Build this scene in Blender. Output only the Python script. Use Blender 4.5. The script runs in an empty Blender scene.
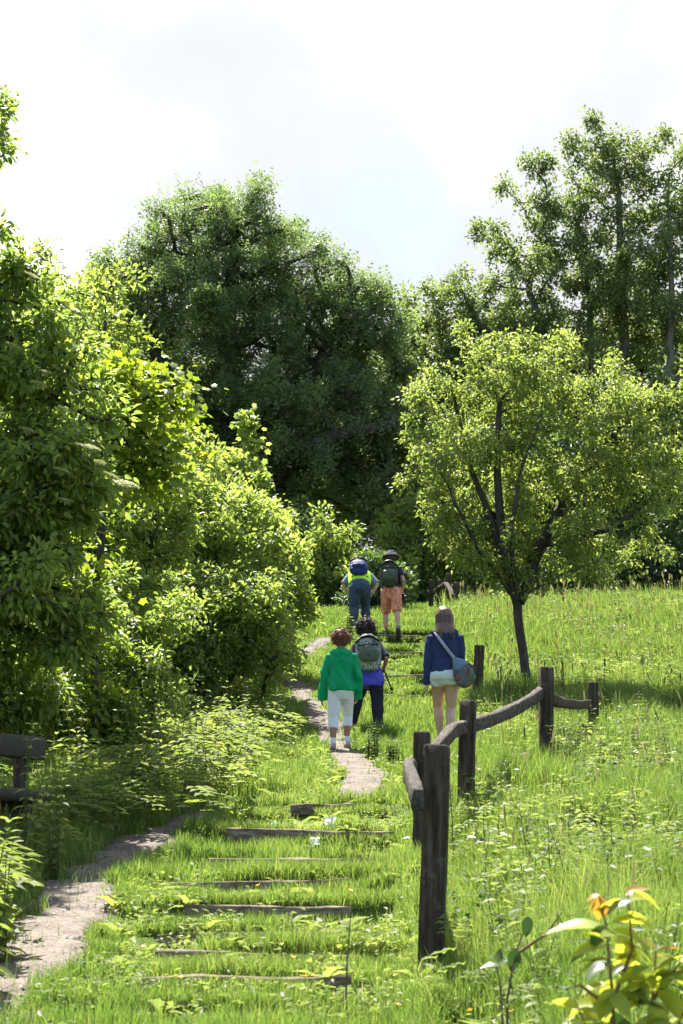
import bpy, math, random
import numpy as np
from mathutils import Vector, Matrix, Quaternion

SC = bpy.context.scene
COL = SC.collection
RS = np.random.RandomState
random.seed(5)

# ------------------------------------------------------------------ camera
FPX = 1700.0
YH = 850.0
TH = math.atan((YH - 512) / FPX)
CAM = np.array([0.0, 0.0, 1.6])
cam = bpy.data.cameras.new('camera')
cam.sensor_fit = 'VERTICAL'; cam.sensor_height = 24.0; cam.lens = FPX / 1024 * 24.0
cam.clip_start = 0.1; cam.clip_end = 3000
camo = bpy.data.objects.new('camera', cam); COL.objects.link(camo)
camo.location = CAM; camo.rotation_euler = (math.pi / 2 + TH, 0, 0)
SC.camera = camo
cam.dof.use_dof = True; cam.dof.focus_distance = 20.0; cam.dof.aperture_fstop = 4.5


def at(px, py, Y):
    cx, cy = px - 341.5, 512 - py
    dy = FPX * math.cos(TH) - cy * math.sin(TH)
    dz = FPX * math.sin(TH) + cy * math.cos(TH)
    t = Y / dy
    return np.array([cx * t, Y, 1.6 + dz * t])


# ------------------------------------------------------------------ noise
def vnoise(x, y, seed=0):
    xi = np.floor(x).astype(np.int64); yi = np.floor(y).astype(np.int64)
    fx = x - xi; fy = y - yi
    fx = fx * fx * (3 - 2 * fx); fy = fy * fy * (3 - 2 * fy)

    def h(a, b):
        n = (a * 374761393 + b * 668265263 + seed * 1442695041) & 0x7fffffff
        n = ((n ^ (n >> 13)) * 1274126177) & 0x7fffffff
        return ((n ^ (n >> 16)) & 0xffff) / 65535.0
    return (h(xi, yi) * (1 - fx) + h(xi + 1, yi) * fx) * (1 - fy) + (h(xi, yi + 1) * (1 - fx) + h(xi + 1, yi + 1) * fx) * fy


def fbm(x, y, seed=0, o=3):
    s = 0; a = .5
    for k in range(o):
        s = s + a * vnoise(x * 2 ** k, y * 2 ** k, seed + k * 7); a *= .5
    return s / (1 - .5 ** o)


def vnoise3(P, seed=0):
    return (vnoise(P[:, 0] + P[:, 2] * .7, P[:, 1] - P[:, 2] * .6, seed) + vnoise(P[:, 2] + P[:, 0] * .5, P[:, 1] + 9.3, seed + 3)) * .5


# ------------------------------------------------------------------ terrain
_ctl = [(-40, -4.5), (0, 0.0), (5, .50), (8.4, 1.02), (12.3, 1.55), (15, 2.0), (17, 2.30), (19.5, 2.62), (20.7, 2.77), (22.2, 3.08), (24.5, 3.63), (28, 4.4),
        (33, 5.70), (37, 6.65), (40, 7.25), (44, 7.75), (50, 8.2), (70, 9.2), (120, 11), (400, 14), (1200, 16)]
_yy = np.arange(-40, 1200, .25)
_zz = np.interp(_yy, [c[0] for c in _ctl], [c[1] for c in _ctl])
_k = np.hanning(9); _k /= _k.sum()
_zs = np.convolve(np.pad(_zz, 4, mode='edge'), _k, mode='valid')


def prof(y):
    return np.interp(y, _yy, _zs)


def row_to_Y(row):
    ys = np.linspace(5, 41, 1500)
    z = prof(ys)
    t = np.array([at(341, row, y)[2] for y in ys])
    i = np.argmax(t < z) if row > 850 else None
    if row > 850:
        return float(ys[i])
    d = z - t
    s = np.where((d[:-1] > 0) & (d[1:] <= 0))[0]
    if len(s): return float(ys[s[-1]])
    # ground rises above the ray: first crossing from below
    s = np.where((d[:-1] < 0) & (d[1:] >= 0))[0]
    return float(ys[s[0]]) if len(s) else 40.0


def ghit(px, py):
    prev = None
    for y in np.arange(4, 60, .05):
        p = at(px, py, y)
        if p[2] <= float(prof(y)):
            p[2] = float(prof(y)); return p
    return at(px, py, 42)


# steps: (row, x0px, x1px)
STEP_PX = [(1010, 118, 340), (985, 150, 345), (959, 165, 350), (933, 170, 355), (907, 185, 350), (884, 172, 345), (863, 215, 372), (835, 235, 385), (806, 292, 352),
           (697, 372, 428), (677, 374, 426), (654, 376, 418), (636, 378, 420)]
STEPS = []
for r, a, b in STEP_PX:
    g = ghit((a + b) / 2, r)
    Y = g[1]
    STEPS.append((Y, at(a, r, Y)[0], at(b, r, Y)[0]))
SY = np.array([s[0] for s in STEPS]); SXC = np.array([(s[1] + s[2]) / 2 for s in STEPS]); SW = np.array([(s[2] - s[1]) / 2 for s in STEPS])
print('steps', [tuple(round(v, 2) for v in s) for s in STEPS])


def smooth(a, b, x):
    t = np.clip((x - a) / (b - a), 0, 1); return t * t * (3 - 2 * t)


def lane_mask(x, y):
    c = np.interp(y, SY, SXC); w = np.interp(y, SY, np.maximum(SW, .6))
    m = 1 - smooth(w - .05, w + .35, np.abs(x - c))
    m = m * smooth(SY[0] - .9, SY[0] - .3, y) * (1 - smooth(SY[-1] + .3, SY[-1] + 1, y))
    gap = smooth(SY[8] + .2, SY[8] + .8, y) * (1 - smooth(SY[9] - .8, SY[9] - .1, y))
    return m * (1 - gap)


def terr(x, y):
    b = prof(y)
    k = np.clip(np.searchsorted(SY, y, side='right') - 1, 0, len(SY) - 1)
    zk = prof(SY[k])
    t = zk + .08 * (b - zk)
    t = np.maximum(t, b - .12)
    t = np.where(y < SY[0], b, t)
    m = lane_mask(x, y)
    return b * (1 - m) + t * m


def ground(x, y):
    x = np.asarray(x, float); y = np.asarray(y, float)
    z = terr(x, y)
    z = z + (fbm(x * .9, y * .9, 3) - .5) * .10 * (1 - .8 * path_mask(x, y))
    z = z + smooth(.5, 1.3, x) * smooth(17, 19.5, y) * (1 - smooth(21, 23, y)) * .07
    # a low bank to the left of the path and a slight fall to the right far off
    z = z + smooth(1.8, 6, -x - .02 * y) * .35 + smooth(3, 12, x) * smooth(20, 42, y) * .25
    z = z + (fbm(x * .03 + 5, y * .03, 8) - .5) * 3 * smooth(60, 160, np.hypot(x, y))
    return z


PATHS_PX = [[(-110, 1075, .36), (-50, 1020, .34), (15, 975, .30), (58, 925, .26), (85, 885, .24), (125, 853, .21), (165, 832, .18), (200, 816, .05)],
            [(318, 807, .06), (350, 797, .17), (370, 780, .24), (352, 762, .22), (336, 745, .18), (321, 718, .18), (308, 700, .18), (294, 685, .18), (282, 675, .10)],
            [(300, 658, .08), (316, 648, .25), (325, 640, .18)]]
PATHS = []
for pp in PATHS_PX:
    PATHS.append([(ghit(a, b)[0], ghit(a, b)[1], w * .84) for a, b, w in pp])


def path_sd(x, y):
    """signed distance (negative inside) to the trodden path"""
    best = np.full(np.shape(x), 9.0)
    for P in PATHS:
        for (x0, y0, w0), (x1, y1, w1) in zip(P[:-1], P[1:]):
            dx, dy = x1 - x0, y1 - y0; L = dx * dx + dy * dy + 1e-9
            t = np.clip(((x - x0) * dx + (y - y0) * dy) / L, 0, 1)
            d = np.hypot(x - x0 - t * dx, y - y0 - t * dy) - (w0 + (w1 - w0) * t)
            best = np.minimum(best, d)
    return best


def path_mask(x, y):
    return 1 - smooth(-.03, .12, path_sd(x, y))


def G(x, y):
    return float(ground(np.array([float(x)]), np.array([float(y)]))[0])


def gpt(px, py):
    g = ghit(px, py); g[2] = G(g[0], g[1]); return g


# ------------------------------------------------------------------ object helpers
def props(o, label=None, cat=None, group=None, kind=None):
    if label: o['label'] = label
    if cat: o['category'] = cat
    if group: o['group'] = group
    if kind: o['kind'] = kind
    return o


def empty(name, loc, label, cat, group=None, rz=0):
    o = bpy.data.objects.new(name, None); COL.objects.link(o)
    o.location = [float(v) for v in loc]; o.rotation_euler = (0, 0, rz); o.empty_display_size = .2
    return props(o, label, cat, group)


def np_mesh(name, V, F, mat=None, smooth_=False, rnd=None):
    """V (n,3); F: (m,k) array or list of such arrays"""
    if not isinstance(F, (list, tuple)): F = [F]
    F = [f for f in F if len(f)]
    me = bpy.data.meshes.new(name)
    me.vertices.add(len(V)); me.vertices.foreach_set('co', np.asarray(V, np.float32).ravel())
    nl = sum(f.size for f in F); npoly = sum(len(f) for f in F)
    me.loops.add(nl); me.loops.foreach_set('vertex_index', np.concatenate([f.ravel() for f in F]).astype(np.int32))
    st = []; c = 0
    for f in F:
        st.append(np.arange(len(f)) * f.shape[1] + c); c += f.size
    me.polygons.add(npoly); me.polygons.foreach_set('loop_start', np.concatenate(st).astype(np.int32))
    me.update(calc_edges=True)
    if smooth_: me.polygons.foreach_set('use_smooth', np.ones(npoly, bool))
    if rnd is not None:
        a = me.attributes.new('rnd', 'FLOAT', 'POINT'); a.data.foreach_set('value', np.asarray(rnd, np.float32))
    if mat: me.materials.append(mat)
    return me


def add(name, me, parent=None, mat=None):
    o = bpy.data.objects.new(name, me); COL.objects.link(o)
    if parent: o.parent = parent
    if mat: me.materials.append(mat)
    return o


class MB:
    def __init__(s): s.V = []; s.F3 = []; s.F4 = []; s.n = 0

    def put(s, V, F):
        V = np.asarray(V, float); F = np.asarray(F, int) + s.n
        s.V.append(V); s.n += len(V)
        (s.F3 if F.shape[1] == 3 else s.F4).append(F)

    def box(s, c, size, R=None, jit=0, seg=1):
        """box centred at c with half sizes; R 3x3"""
        hx, hy, hz = size
        nz = seg
        pts = []; fs = []
        for k in range(nz + 1):
            z = -hz + 2 * hz * k / nz
            for (a, b) in ((-1, -1), (1, -1), (1, 1), (-1, 1)):
                pts.append((a * hx, b * hy, z))
        pts = np.array(pts, float)
        if jit: pts = pts + np.random.RandomState(s.n + 3).normal(0, jit, pts.shape)
        for k in range(nz):
            for i in range(4):
                j = (i + 1) % 4
                fs.append((k * 4 + i, k * 4 + j, k * 4 + 4 + j, k * 4 + 4 + i))
        fs.append((3, 2, 1, 0)); q = nz * 4; fs.append((q, q + 1, q + 2, q + 3))
        if R is not None: pts = pts @ np.asarray(R).T
        s.put(pts + np.asarray(c), fs)

    def tube(s, P, R, n=8, cap=True, ref=(1, 0, 0), squash=None):
        V, F, T = loft(P, R, n, ref)
        s.put(V, F)
        if cap: s.put(V[:n], [(0, n - 1 - i, n - 2 - i) for i in range(n - 2)]); s.put(V[-n:], [(0, i + 1, i + 2) for i in range(n - 2)])

    def mesh(s, name, mat=None, sm=False):
        V = np.concatenate(s.V); F = []
        if s.F3: F.append(np.concatenate(s.F3))
        if s.F4: F.append(np.concatenate(s.F4))
        return np_mesh(name, V, F, mat, sm)

    def build(s, name, mat=None, parent=None, sm=False):
        return add(name, s.mesh(name, mat, sm), parent)


def loft(P, R, n=8, ref=(1, 0, 0)):
    P = np.asarray(P, float); m = len(P)
    R = np.asarray(R, float)
    if R.ndim == 1: R = np.stack([R, R], 1)
    T = np.gradient(P, axis=0); T /= np.linalg.norm(T, axis=1)[:, None] + 1e-9
    ref = np.asarray(ref, float)
    A = ref - T * (T @ ref)[:, None]; l = np.linalg.norm(A, axis=1)[:, None]
    if l.min() < .15:
        ref = np.array([0, 1., 0]) if abs(ref[0]) > .5 else np.array([1., 0, 0]); A = ref - T * (T @ ref)[:, None]; l = np.linalg.norm(A, axis=1)[:, None]
    A /= l + 1e-9; B = np.cross(T, A)
    th = np.arange(n) * 2 * math.pi / n
    V = P[:, None] + A[:, None] * (np.cos(th)[None, :, None] * R[:, None, 0:1]) + B[:, None] * (np.sin(th)[None, :, None] * R[:, None, 1:2])
    V = V.reshape(-1, 3)
    i = np.arange(m - 1)[:, None] * n; j = np.arange(n)[None]; j2 = (j + 1) % n
    F = np.stack([i + j, i + j2, i + n + j2, i + n + j], -1).reshape(-1, 4)
    return V, F, T


# ------------------------------------------------------------------ materials
def N(nt, t, **k):
    n = nt.nodes.new(t)
    for a, v in k.items(): setattr(n, a, v)
    return n


def new_mat(name):
    m = bpy.data.materials.new(name); m.use_nodes = True
    nt = m.node_tree; nt.nodes.clear()
    out = N(nt, 'ShaderNodeOutputMaterial')
    return m, nt, out


def ramp(nt, fac, stops):
    r = N(nt, 'ShaderNodeValToRGB'); e = r.color_ramp.elements
    while len(e) < len(stops): e.new(.5)
    for k, (p, c) in enumerate(stops):
        e[k].position = p; e[k].color = (*c, 1)
    nt.links.new(fac, r.inputs[0]); return r.outputs[0]


def leaf_mat(name, cols, trans, tw=.5, rough=.45, spec=.35):
    """cols: stops of reflectance over the per-leaf value; trans: colour multiplier for the light that comes through"""
    m, nt, out = new_mat(name)
    at_ = N(nt, 'ShaderNodeAttribute', attribute_name='rnd')
    c = ramp(nt, at_.outputs['Fac'], [(i / (len(cols) - 1), k) for i, k in enumerate(cols)])
    p = N(nt, 'ShaderNodeBsdfPrincipled'); p.inputs['Roughness'].default_value = rough; p.inputs['Specular IOR Level'].default_value = spec
    nt.links.new(c, p.inputs['Base Color'])
    mx = N(nt, 'ShaderNodeMix', data_type='RGBA', blend_type='MULTIPLY'); mx.inputs['Factor'].default_value = 1
    nt.links.new(c, mx.inputs[6]); mx.inputs[7].default_value = (*trans, 1)
    t = N(nt, 'ShaderNodeBsdfTranslucent'); nt.links.new(mx.outputs[2], t.inputs['Color'])
    s = N(nt, 'ShaderNodeMixShader'); s.inputs[0].default_value = tw
    nt.links.new(p.outputs[0], s.inputs[1]); nt.links.new(t.outputs[0], s.inputs[2]); nt.links.new(s.outputs[0], out.inputs[0])
    return m


def noise_mat(name, stops, scale=6, detail=6, rough=.8, bump=.3, bscale=40, stretch=(1, 1, 1), spec=.3, bdist=.01):
    m, nt, out = new_mat(name)
    tc = N(nt, 'ShaderNodeTexCoord'); mp = N(nt, 'ShaderNodeMapping'); mp.inputs['Scale'].default_value = stretch
    nt.links.new(tc.outputs['Object'], mp.inputs[0])
    nz = N(nt, 'ShaderNodeTexNoise'); nz.inputs['Scale'].default_value = scale; nz.inputs['Detail'].default_value = detail; nz.inputs['Roughness'].default_value = .65
    nt.links.new(mp.outputs[0], nz.inputs['Vector'])
    c = ramp(nt, nz.outputs['Fac'], stops)
    p = N(nt, 'ShaderNodeBsdfPrincipled'); p.inputs['Roughness'].default_value = rough; p.inputs['Specular IOR Level'].default_value = spec
    nt.links.new(c, p.inputs['Base Color'])
    n2 = N(nt, 'ShaderNodeTexNoise'); n2.inputs['Scale'].default_value = bscale; n2.inputs['Detail'].default_value = 5
    nt.links.new(mp.outputs[0], n2.inputs['Vector'])
    b = N(nt, 'ShaderNodeBump'); b.inputs['Strength'].default_value = bump; b.inputs['Distance'].default_value = bdist
    nt.links.new(n2.outputs['Fac'], b.inputs['Height']); nt.links.new(b.outputs[0], p.inputs['Normal'])
    nt.links.new(p.outputs[0], out.inputs[0])
    return m


def flat(name, c, rough=.8, bump=.25, bscale=60, var=.25, scale=9):
    a = tuple(v * (1 - var) for v in c); b = tuple(min(1, v * (1 + var)) for v in c)
    return noise_mat(name, [(.3, a), (.7, b)], scale=scale, rough=rough, bump=bump, bscale=bscale)
# ------------------------------------------------------------------ light and sky
SUN_EL, SUN_AZ = math.radians(61), math.radians(-19)   # azimuth from +Y towards -X (left)
sd = bpy.data.lights.new('sun', 'SUN'); sd.energy = 5.0; sd.angle = math.radians(.55); sd.color = (1, .95, .86)
so = bpy.data.objects.new('sun', sd); COL.objects.link(so)
to_sun = Vector((math.sin(SUN_AZ) * math.cos(SUN_EL), math.cos(SUN_AZ) * math.cos(SUN_EL), math.sin(SUN_EL)))
so.rotation_euler = to_sun.to_track_quat('Z', 'Y').to_euler()
so.location = to_sun * 60

w = bpy.data.worlds.new('World'); SC.world = w; w.use_nodes = True
nt = w.node_tree; nt.nodes.clear()
out = N(nt, 'ShaderNodeOutputWorld'); bg = N(nt, 'ShaderNodeBackground'); bg.inputs['Strength'].default_value = .12
sky = N(nt, 'ShaderNodeTexSky', sky_type='NISHITA'); sky.sun_disc = False
sky.sun_elevation = SUN_EL; sky.sun_rotation = SUN_AZ; sky.air_density = 1.0; sky.dust_density = 1.5
tc = N(nt, 'ShaderNodeTexCoord')
nz = N(nt, 'ShaderNodeTexNoise'); nz.inputs['Scale'].default_value = 2.3; nz.inputs['Detail'].default_value = 7; nz.inputs['Roughness'].default_value = .55
nt.links.new(tc.outputs['Generated'], nz.inputs['Vector'])
# bright cloud bank over the hill in front, open blue sky behind the camera
sep = N(nt, 'ShaderNodeSeparateXYZ'); nt.links.new(tc.outputs['Generated'], sep.inputs[0])
mr = N(nt, 'ShaderNodeMapRange'); mr.inputs[1].default_value = -.35; mr.inputs[2].default_value = .75; mr.inputs[3].default_value = -.28; mr.inputs[4].default_value = .36
nt.links.new(sep.outputs[1], mr.inputs[0])
ad = N(nt, 'ShaderNodeMath', operation='ADD'); nt.links.new(nz.outputs['Fac'], ad.inputs[0]); nt.links.new(mr.outputs[0], ad.inputs[1])
# the small blue opening in the cloud, low over the hill
pd = at(392, 228, 100) - CAM; pd /= np.linalg.norm(pd)
dv = N(nt, 'ShaderNodeVectorMath', operation='DISTANCE'); dv.inputs[1].default_value = tuple(pd)
wr = N(nt, 'ShaderNodeTexNoise'); wr.inputs['Scale'].default_value = 14; wr.inputs['Detail'].default_value = 5
nt.links.new(tc.outputs['Generated'], wr.inputs['Vector'])
wa = N(nt, 'ShaderNodeVectorMath', operation='SCALE'); wa.inputs['Scale'].default_value = .10
nt.links.new(wr.outputs['Color'], wa.inputs[0])
wb = N(nt, 'ShaderNodeVectorMath', operation='ADD'); nt.links.new(tc.outputs['Generated'], wb.inputs[0]); nt.links.new(wa.outputs[0], wb.inputs[1])
wc = N(nt, 'ShaderNodeVectorMath', operation='SUBTRACT'); nt.links.new(wb.outputs[0], wc.inputs[0]); wc.inputs[1].default_value = (.05, .05, .05)
nt.links.new(wc.outputs[0], dv.inputs[0])
hole = N(nt, 'ShaderNodeMapRange'); hole.inputs[1].default_value = .0; hole.inputs[2].default_value = .055; hole.inputs[3].default_value = -.62; hole.inputs[4].default_value = 0
nt.links.new(dv.outputs['Value'], hole.inputs[0])
a2 = N(nt, 'ShaderNodeMath', operation='ADD'); nt.links.new(ad.outputs[0], a2.inputs[0]); nt.links.new(hole.outputs[0], a2.inputs[1])
cm = N(nt, 'ShaderNodeMapRange', interpolation_type='SMOOTHSTEP'); cm.inputs[1].default_value = .22; cm.inputs[2].default_value = .66
nt.links.new(a2.outputs[0], cm.inputs[0])
nz2 = N(nt, 'ShaderNodeTexNoise'); nz2.inputs['Scale'].default_value = 2.6; nz2.inputs['Detail'].default_value = 5
nt.links.new(tc.outputs['Generated'], nz2.inputs['Vector'])
cc = ramp(nt, nz2.outputs['Fac'], [(.36, (1.72, 1.80, 1.89)), (.48, (2.05, 2.1, 2.15)), (.56, (3.9, 3.95, 4.0)), (.64, (6.6, 6.7, 6.8))])
skm = N(nt, 'ShaderNodeMix', data_type='RGBA', blend_type='MULTIPLY'); skm.inputs['Factor'].default_value = 1; nt.links.new(sky.outputs[0], skm.inputs[6]); skm.inputs[7].default_value = (.78, .80, .80, 1)
mx = N(nt, 'ShaderNodeMix', data_type='RGBA'); nt.links.new(cm.outputs[0], mx.inputs['Factor']); nt.links.new(skm.outputs[2], mx.inputs[6]); nt.links.new(cc, mx.inputs[7])
hm = N(nt, 'ShaderNodeMapRange', interpolation_type='SMOOTHSTEP'); hm.inputs[1].default_value = .012; hm.inputs[2].default_value = .066; hm.inputs[3].default_value = .85; hm.inputs[4].default_value = 0
nt.links.new(dv.outputs['Value'], hm.inputs[0])
mh = N(nt, 'ShaderNodeMix', data_type='RGBA'); nt.links.new(hm.outputs[0], mh.inputs['Factor']); nt.links.new(mx.outputs[2], mh.inputs[6]); mh.inputs[7].default_value = (1.75, 2.08, 2.22, 1)
nt.links.new(mh.outputs[2], bg.inputs[0]); nt.links.new(bg.outputs[0], out.inputs[0])

SC.view_settings.view_transform = 'Standard'; SC.view_settings.look = 'None'; SC.view_settings.gamma = 1
SC.view_settings.exposure = 1.98
SC.cycles.max_bounces = 6; SC.cycles.diffuse_bounces = 3; SC.cycles.glossy_bounces = 2; SC.cycles.transmission_bounces = 4
SC.cycles.transparent_max_bounces = 4; SC.cycles.sample_clamp_indirect = 4; SC.cycles.caustics_reflective = False; SC.cycles.caustics_refractive = False
SC.cycles.use_denoising = True; SC.cycles.use_adaptive_sampling = False

# ------------------------------------------------------------------ ground sheet, path
M_SOIL = noise_mat('soil', [(.3, (.05, .075, .018)), (.55, (.09, .13, .028)), (.75, (.12, .12, .045))], scale=3, bump=.8, bscale=30, bdist=.03, spec=.05, rough=1)
gx = np.concatenate([-np.geomspace(600, 5, 34), np.arange(-4.9, 4.9, .1), np.geomspace(5, 600, 34)])
gy = np.concatenate([np.linspace(-60, 4, 22), np.arange(4.3, 17, .06), np.arange(17, 36, .1), np.arange(36, 60, .8), np.geomspace(60, 1100, 34)])
X, Yg = np.meshgrid(gx, gy); Z = ground(X.ravel(), Yg.ravel())
V = np.stack([X.ravel(), Yg.ravel(), Z], 1)
nx, ny = len(gx), len(gy)
i = np.arange(ny - 1)[:, None] * nx + np.arange(nx - 1)[None]
F = np.stack([i, i + 1, i + nx + 1, i + nx], -1).reshape(-1, 4)
g = add('ground', np_mesh('ground', V, F, M_SOIL, True)); props(g, kind='structure')

m, nt, out = new_mat('gravel_path')
tc = N(nt, 'ShaderNodeTexCoord'); p = N(nt, 'ShaderNodeBsdfPrincipled'); p.inputs['Roughness'].default_value = .9
vo = N(nt, 'ShaderNodeTexVoronoi'); vo.inputs['Scale'].default_value = 60; nt.links.new(tc.outputs['Object'], vo.inputs['Vector'])
n1 = N(nt, 'ShaderNodeTexNoise'); n1.inputs['Scale'].default_value = 5; n1.inputs['Detail'].default_value = 8; nt.links.new(tc.outputs['Object'], n1.inputs['Vector'])
sp = N(nt, 'ShaderNodeSeparateColor'); nt.links.new(vo.outputs['Color'], sp.inputs[0])
mm = N(nt, 'ShaderNodeMath', operation='MULTIPLY_ADD'); mm.inputs[1].default_value = .45; nt.links.new(sp.outputs[0], mm.inputs[0]); nt.links.new(n1.outputs['Fac'], mm.inputs[2])
c = ramp(nt, mm.outputs[0], [(.35, (.026, .018, .012)), (.6, (.074, .054, .040)), (.9, (.145, .115, .092))])
nt.links.new(c, p.inputs['Base Color'])
b = N(nt, 'ShaderNodeBump'); b.inputs['Strength'].default_value = .9; b.inputs['Distance'].default_value = .015
nt.links.new(mm.outputs[0], b.inputs['Height']); nt.links.new(b.outputs[0], p.inputs['Normal']); nt.links.new(p.outputs[0], out.inputs[0])
M_GRAVEL = m
for k, P in enumerate(PATHS):
    xs = [q[0] for q in P]; ys = [q[1] for q in P]
    ax = np.arange(min(xs) - .6, max(xs) + .6, .05); ay = np.arange(min(ys) - .6, max(ys) + .6, .05)
    X, Yg = np.meshgrid(ax, ay); x = X.ravel(); y = Yg.ravel()
    d = path_sd(x, y) + (fbm(x * 4, y * 4, 21) - .5) * .36
    z = ground(x, y) + .02 - smooth(-.04, .10, d) * .06 + (fbm(x * 9, y * 9, 5) - .5) * .02
    n_x, n_y = len(ax), len(ay)
    i = np.arange(n_y - 1)[:, None] * n_x + np.arange(n_x - 1)[None]
    F = np.stack([i, i + 1, i + n_x + 1, i + n_x], -1).reshape(-1, 4)
    F = F[(d[F].min(1) < .12)]
    o = add('path', np_mesh('path', np.stack([x, y, z], 1), F, M_GRAVEL, True)); props(o, kind='structure')

# loose pebbles on the path
rs = RS(4)
xs = []; ys = []
for P in PATHS:
    n = 15000
    x = rs.uniform(min(q[0] for q in P) - .5, max(q[0] for q in P) + .5, n); y = rs.uniform(min(q[1] for q in P) - .4, max(q[1] for q in P) + .4, n)
    k = path_sd(x, y) + (fbm(x * 4, y * 4, 21) - .5) * .36 < .03
    xs.append(x[k]); ys.append(y[k])
x = np.concatenate(xs); y = np.concatenate(ys)
s = rs.lognormal(-5.2, .55, len(x)).clip(.0025, .026)
oc = np.array([(1, 0, 0), (0, 1, 0), (-1, 0, 0), (0, -1, 0), (0, 0, 1), (.7, .7, .5), (-.7, .6, .5), (.6, -.7, .4)], float)
of = np.array([(0, 5, 4), (5, 1, 4), (1, 6, 4), (6, 2, 4), (2, 3, 4), (3, 7, 4), (7, 0, 4), (0, 1, 5), (1, 2, 6), (3, 0, 7)])
a = rs.uniform(0, 6.28, len(x))
P0 = oc[None] * s[:, None, None] * rs.uniform(.6, 1.2, (len(x), 1, 3))
Vx = P0[..., 0] * np.cos(a)[:, None] - P0[..., 1] * np.sin(a)[:, None]; Vy = P0[..., 0] * np.sin(a)[:, None] + P0[..., 1] * np.cos(a)[:, None]
V = np.stack([Vx + x[:, None], Vy + y[:, None], P0[..., 2] * .8 + (ground(x, y) + .014)[:, None]], -1).reshape(-1, 3)
F = (of[None] + (np.arange(len(x)) * 8)[:, None, None]).reshape(-1, 3)
m, nt, out = new_mat('pebbles'); p = N(nt, 'ShaderNodeBsdfPrincipled'); p.inputs['Roughness'].default_value = .8
av = N(nt, 'ShaderNodeAttribute', attribute_name='rnd'); nt.links.new(ramp(nt, av.outputs['Fac'], [(0, (.03, .023, .018)), (.5, (.085, .067, .054)), (1, (.24, .21, .185))]), p.inputs['Base Color']); nt.links.new(p.outputs[0], out.inputs[0])
o = add('gravel', np_mesh('gravel', V, F, m, False, np.repeat(rs.rand(len(x)), 8))); props(o, 'loose pebbles lying on the trodden path', 'gravel', kind='stuff')

# ------------------------------------------------------------------ grass
M_GRASS = leaf_mat('grass', [(.07, .115, .03), (.118, .18, .044), (.168, .23, .058), (.33, .30, .16)], (1.42, 1.56, .82), tw=.52, rough=.55, spec=.25)


def blades(name, x, y, h, w, seed, bend=.45, label=''):
    rs = RS(seed); n = len(x)
    z = ground(x, y) - .01
    a = rs.uniform(0, 2 * math.pi, n); ca, sa = np.cos(a), np.sin(a)
    b = rs.uniform(0, 2 * math.pi, n); lean = h * np.abs(rs.normal(0, bend, n)).clip(0, 1.1)
    lx, ly = np.cos(b) * lean, np.sin(b) * lean + .03 * h
    hh = h * np.sqrt((1 - (lean / h * .75).clip(0, .93) ** 2))
    P = np.zeros((n, 5, 3))
    P[:, 0] = np.stack([x - ca * w, y - sa * w, z], 1); P[:, 1] = np.stack([x + ca * w, y + sa * w, z], 1)
    mx_, my_ = x + lx * .35, y + ly * .35; mz = z + hh * .62
    P[:, 2] = np.stack([mx_ - ca * w * .75, my_ - sa * w * .75, mz], 1); P[:, 3] = np.stack([mx_ + ca * w * .75, my_ + sa * w * .75, mz], 1)
    P[:, 4] = np.stack([x + lx, y + ly, z + hh], 1)
    o5 = (np.arange(n) * 5)[:, None]
    F4 = o5 + np.array([[0, 1, 3, 2]]); F3 = o5 + np.array([[2, 3, 4]])
    r = (.25 + .5 * fbm(x * .7, y * .7, 31) + rs.normal(0, .16, n)).clip(0, .8)
    r = np.where(rs.rand(n) < .06, rs.uniform(.85, 1, n), r)
    o = add(name, np_mesh(name, P.reshape(-1, 3), [F3, F4], M_GRASS, False, np.repeat(r, 5)))
    props(o, label, 'grass', kind='stuff'); return o


def seg_ok(x, y):
    """off the path; thin on the step nosings"""
    ok = path_sd(x, y) + (fbm(x * 4, y * 4, 21) - .5) * .36 > .02
    return ok


def scatter(y0, y1, dens, rs, margin=1.3):
    half1 = 341.5 / FPX * y1 + margin
    n = int((y1 - y0) * 2 * half1 * dens)
    x = rs.uniform(-half1, half1, n); y = rs.uniform(y0, y1, n)
    k = np.abs(x) < 341.5 / FPX * y + margin
    return x[k], y[k]


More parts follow.
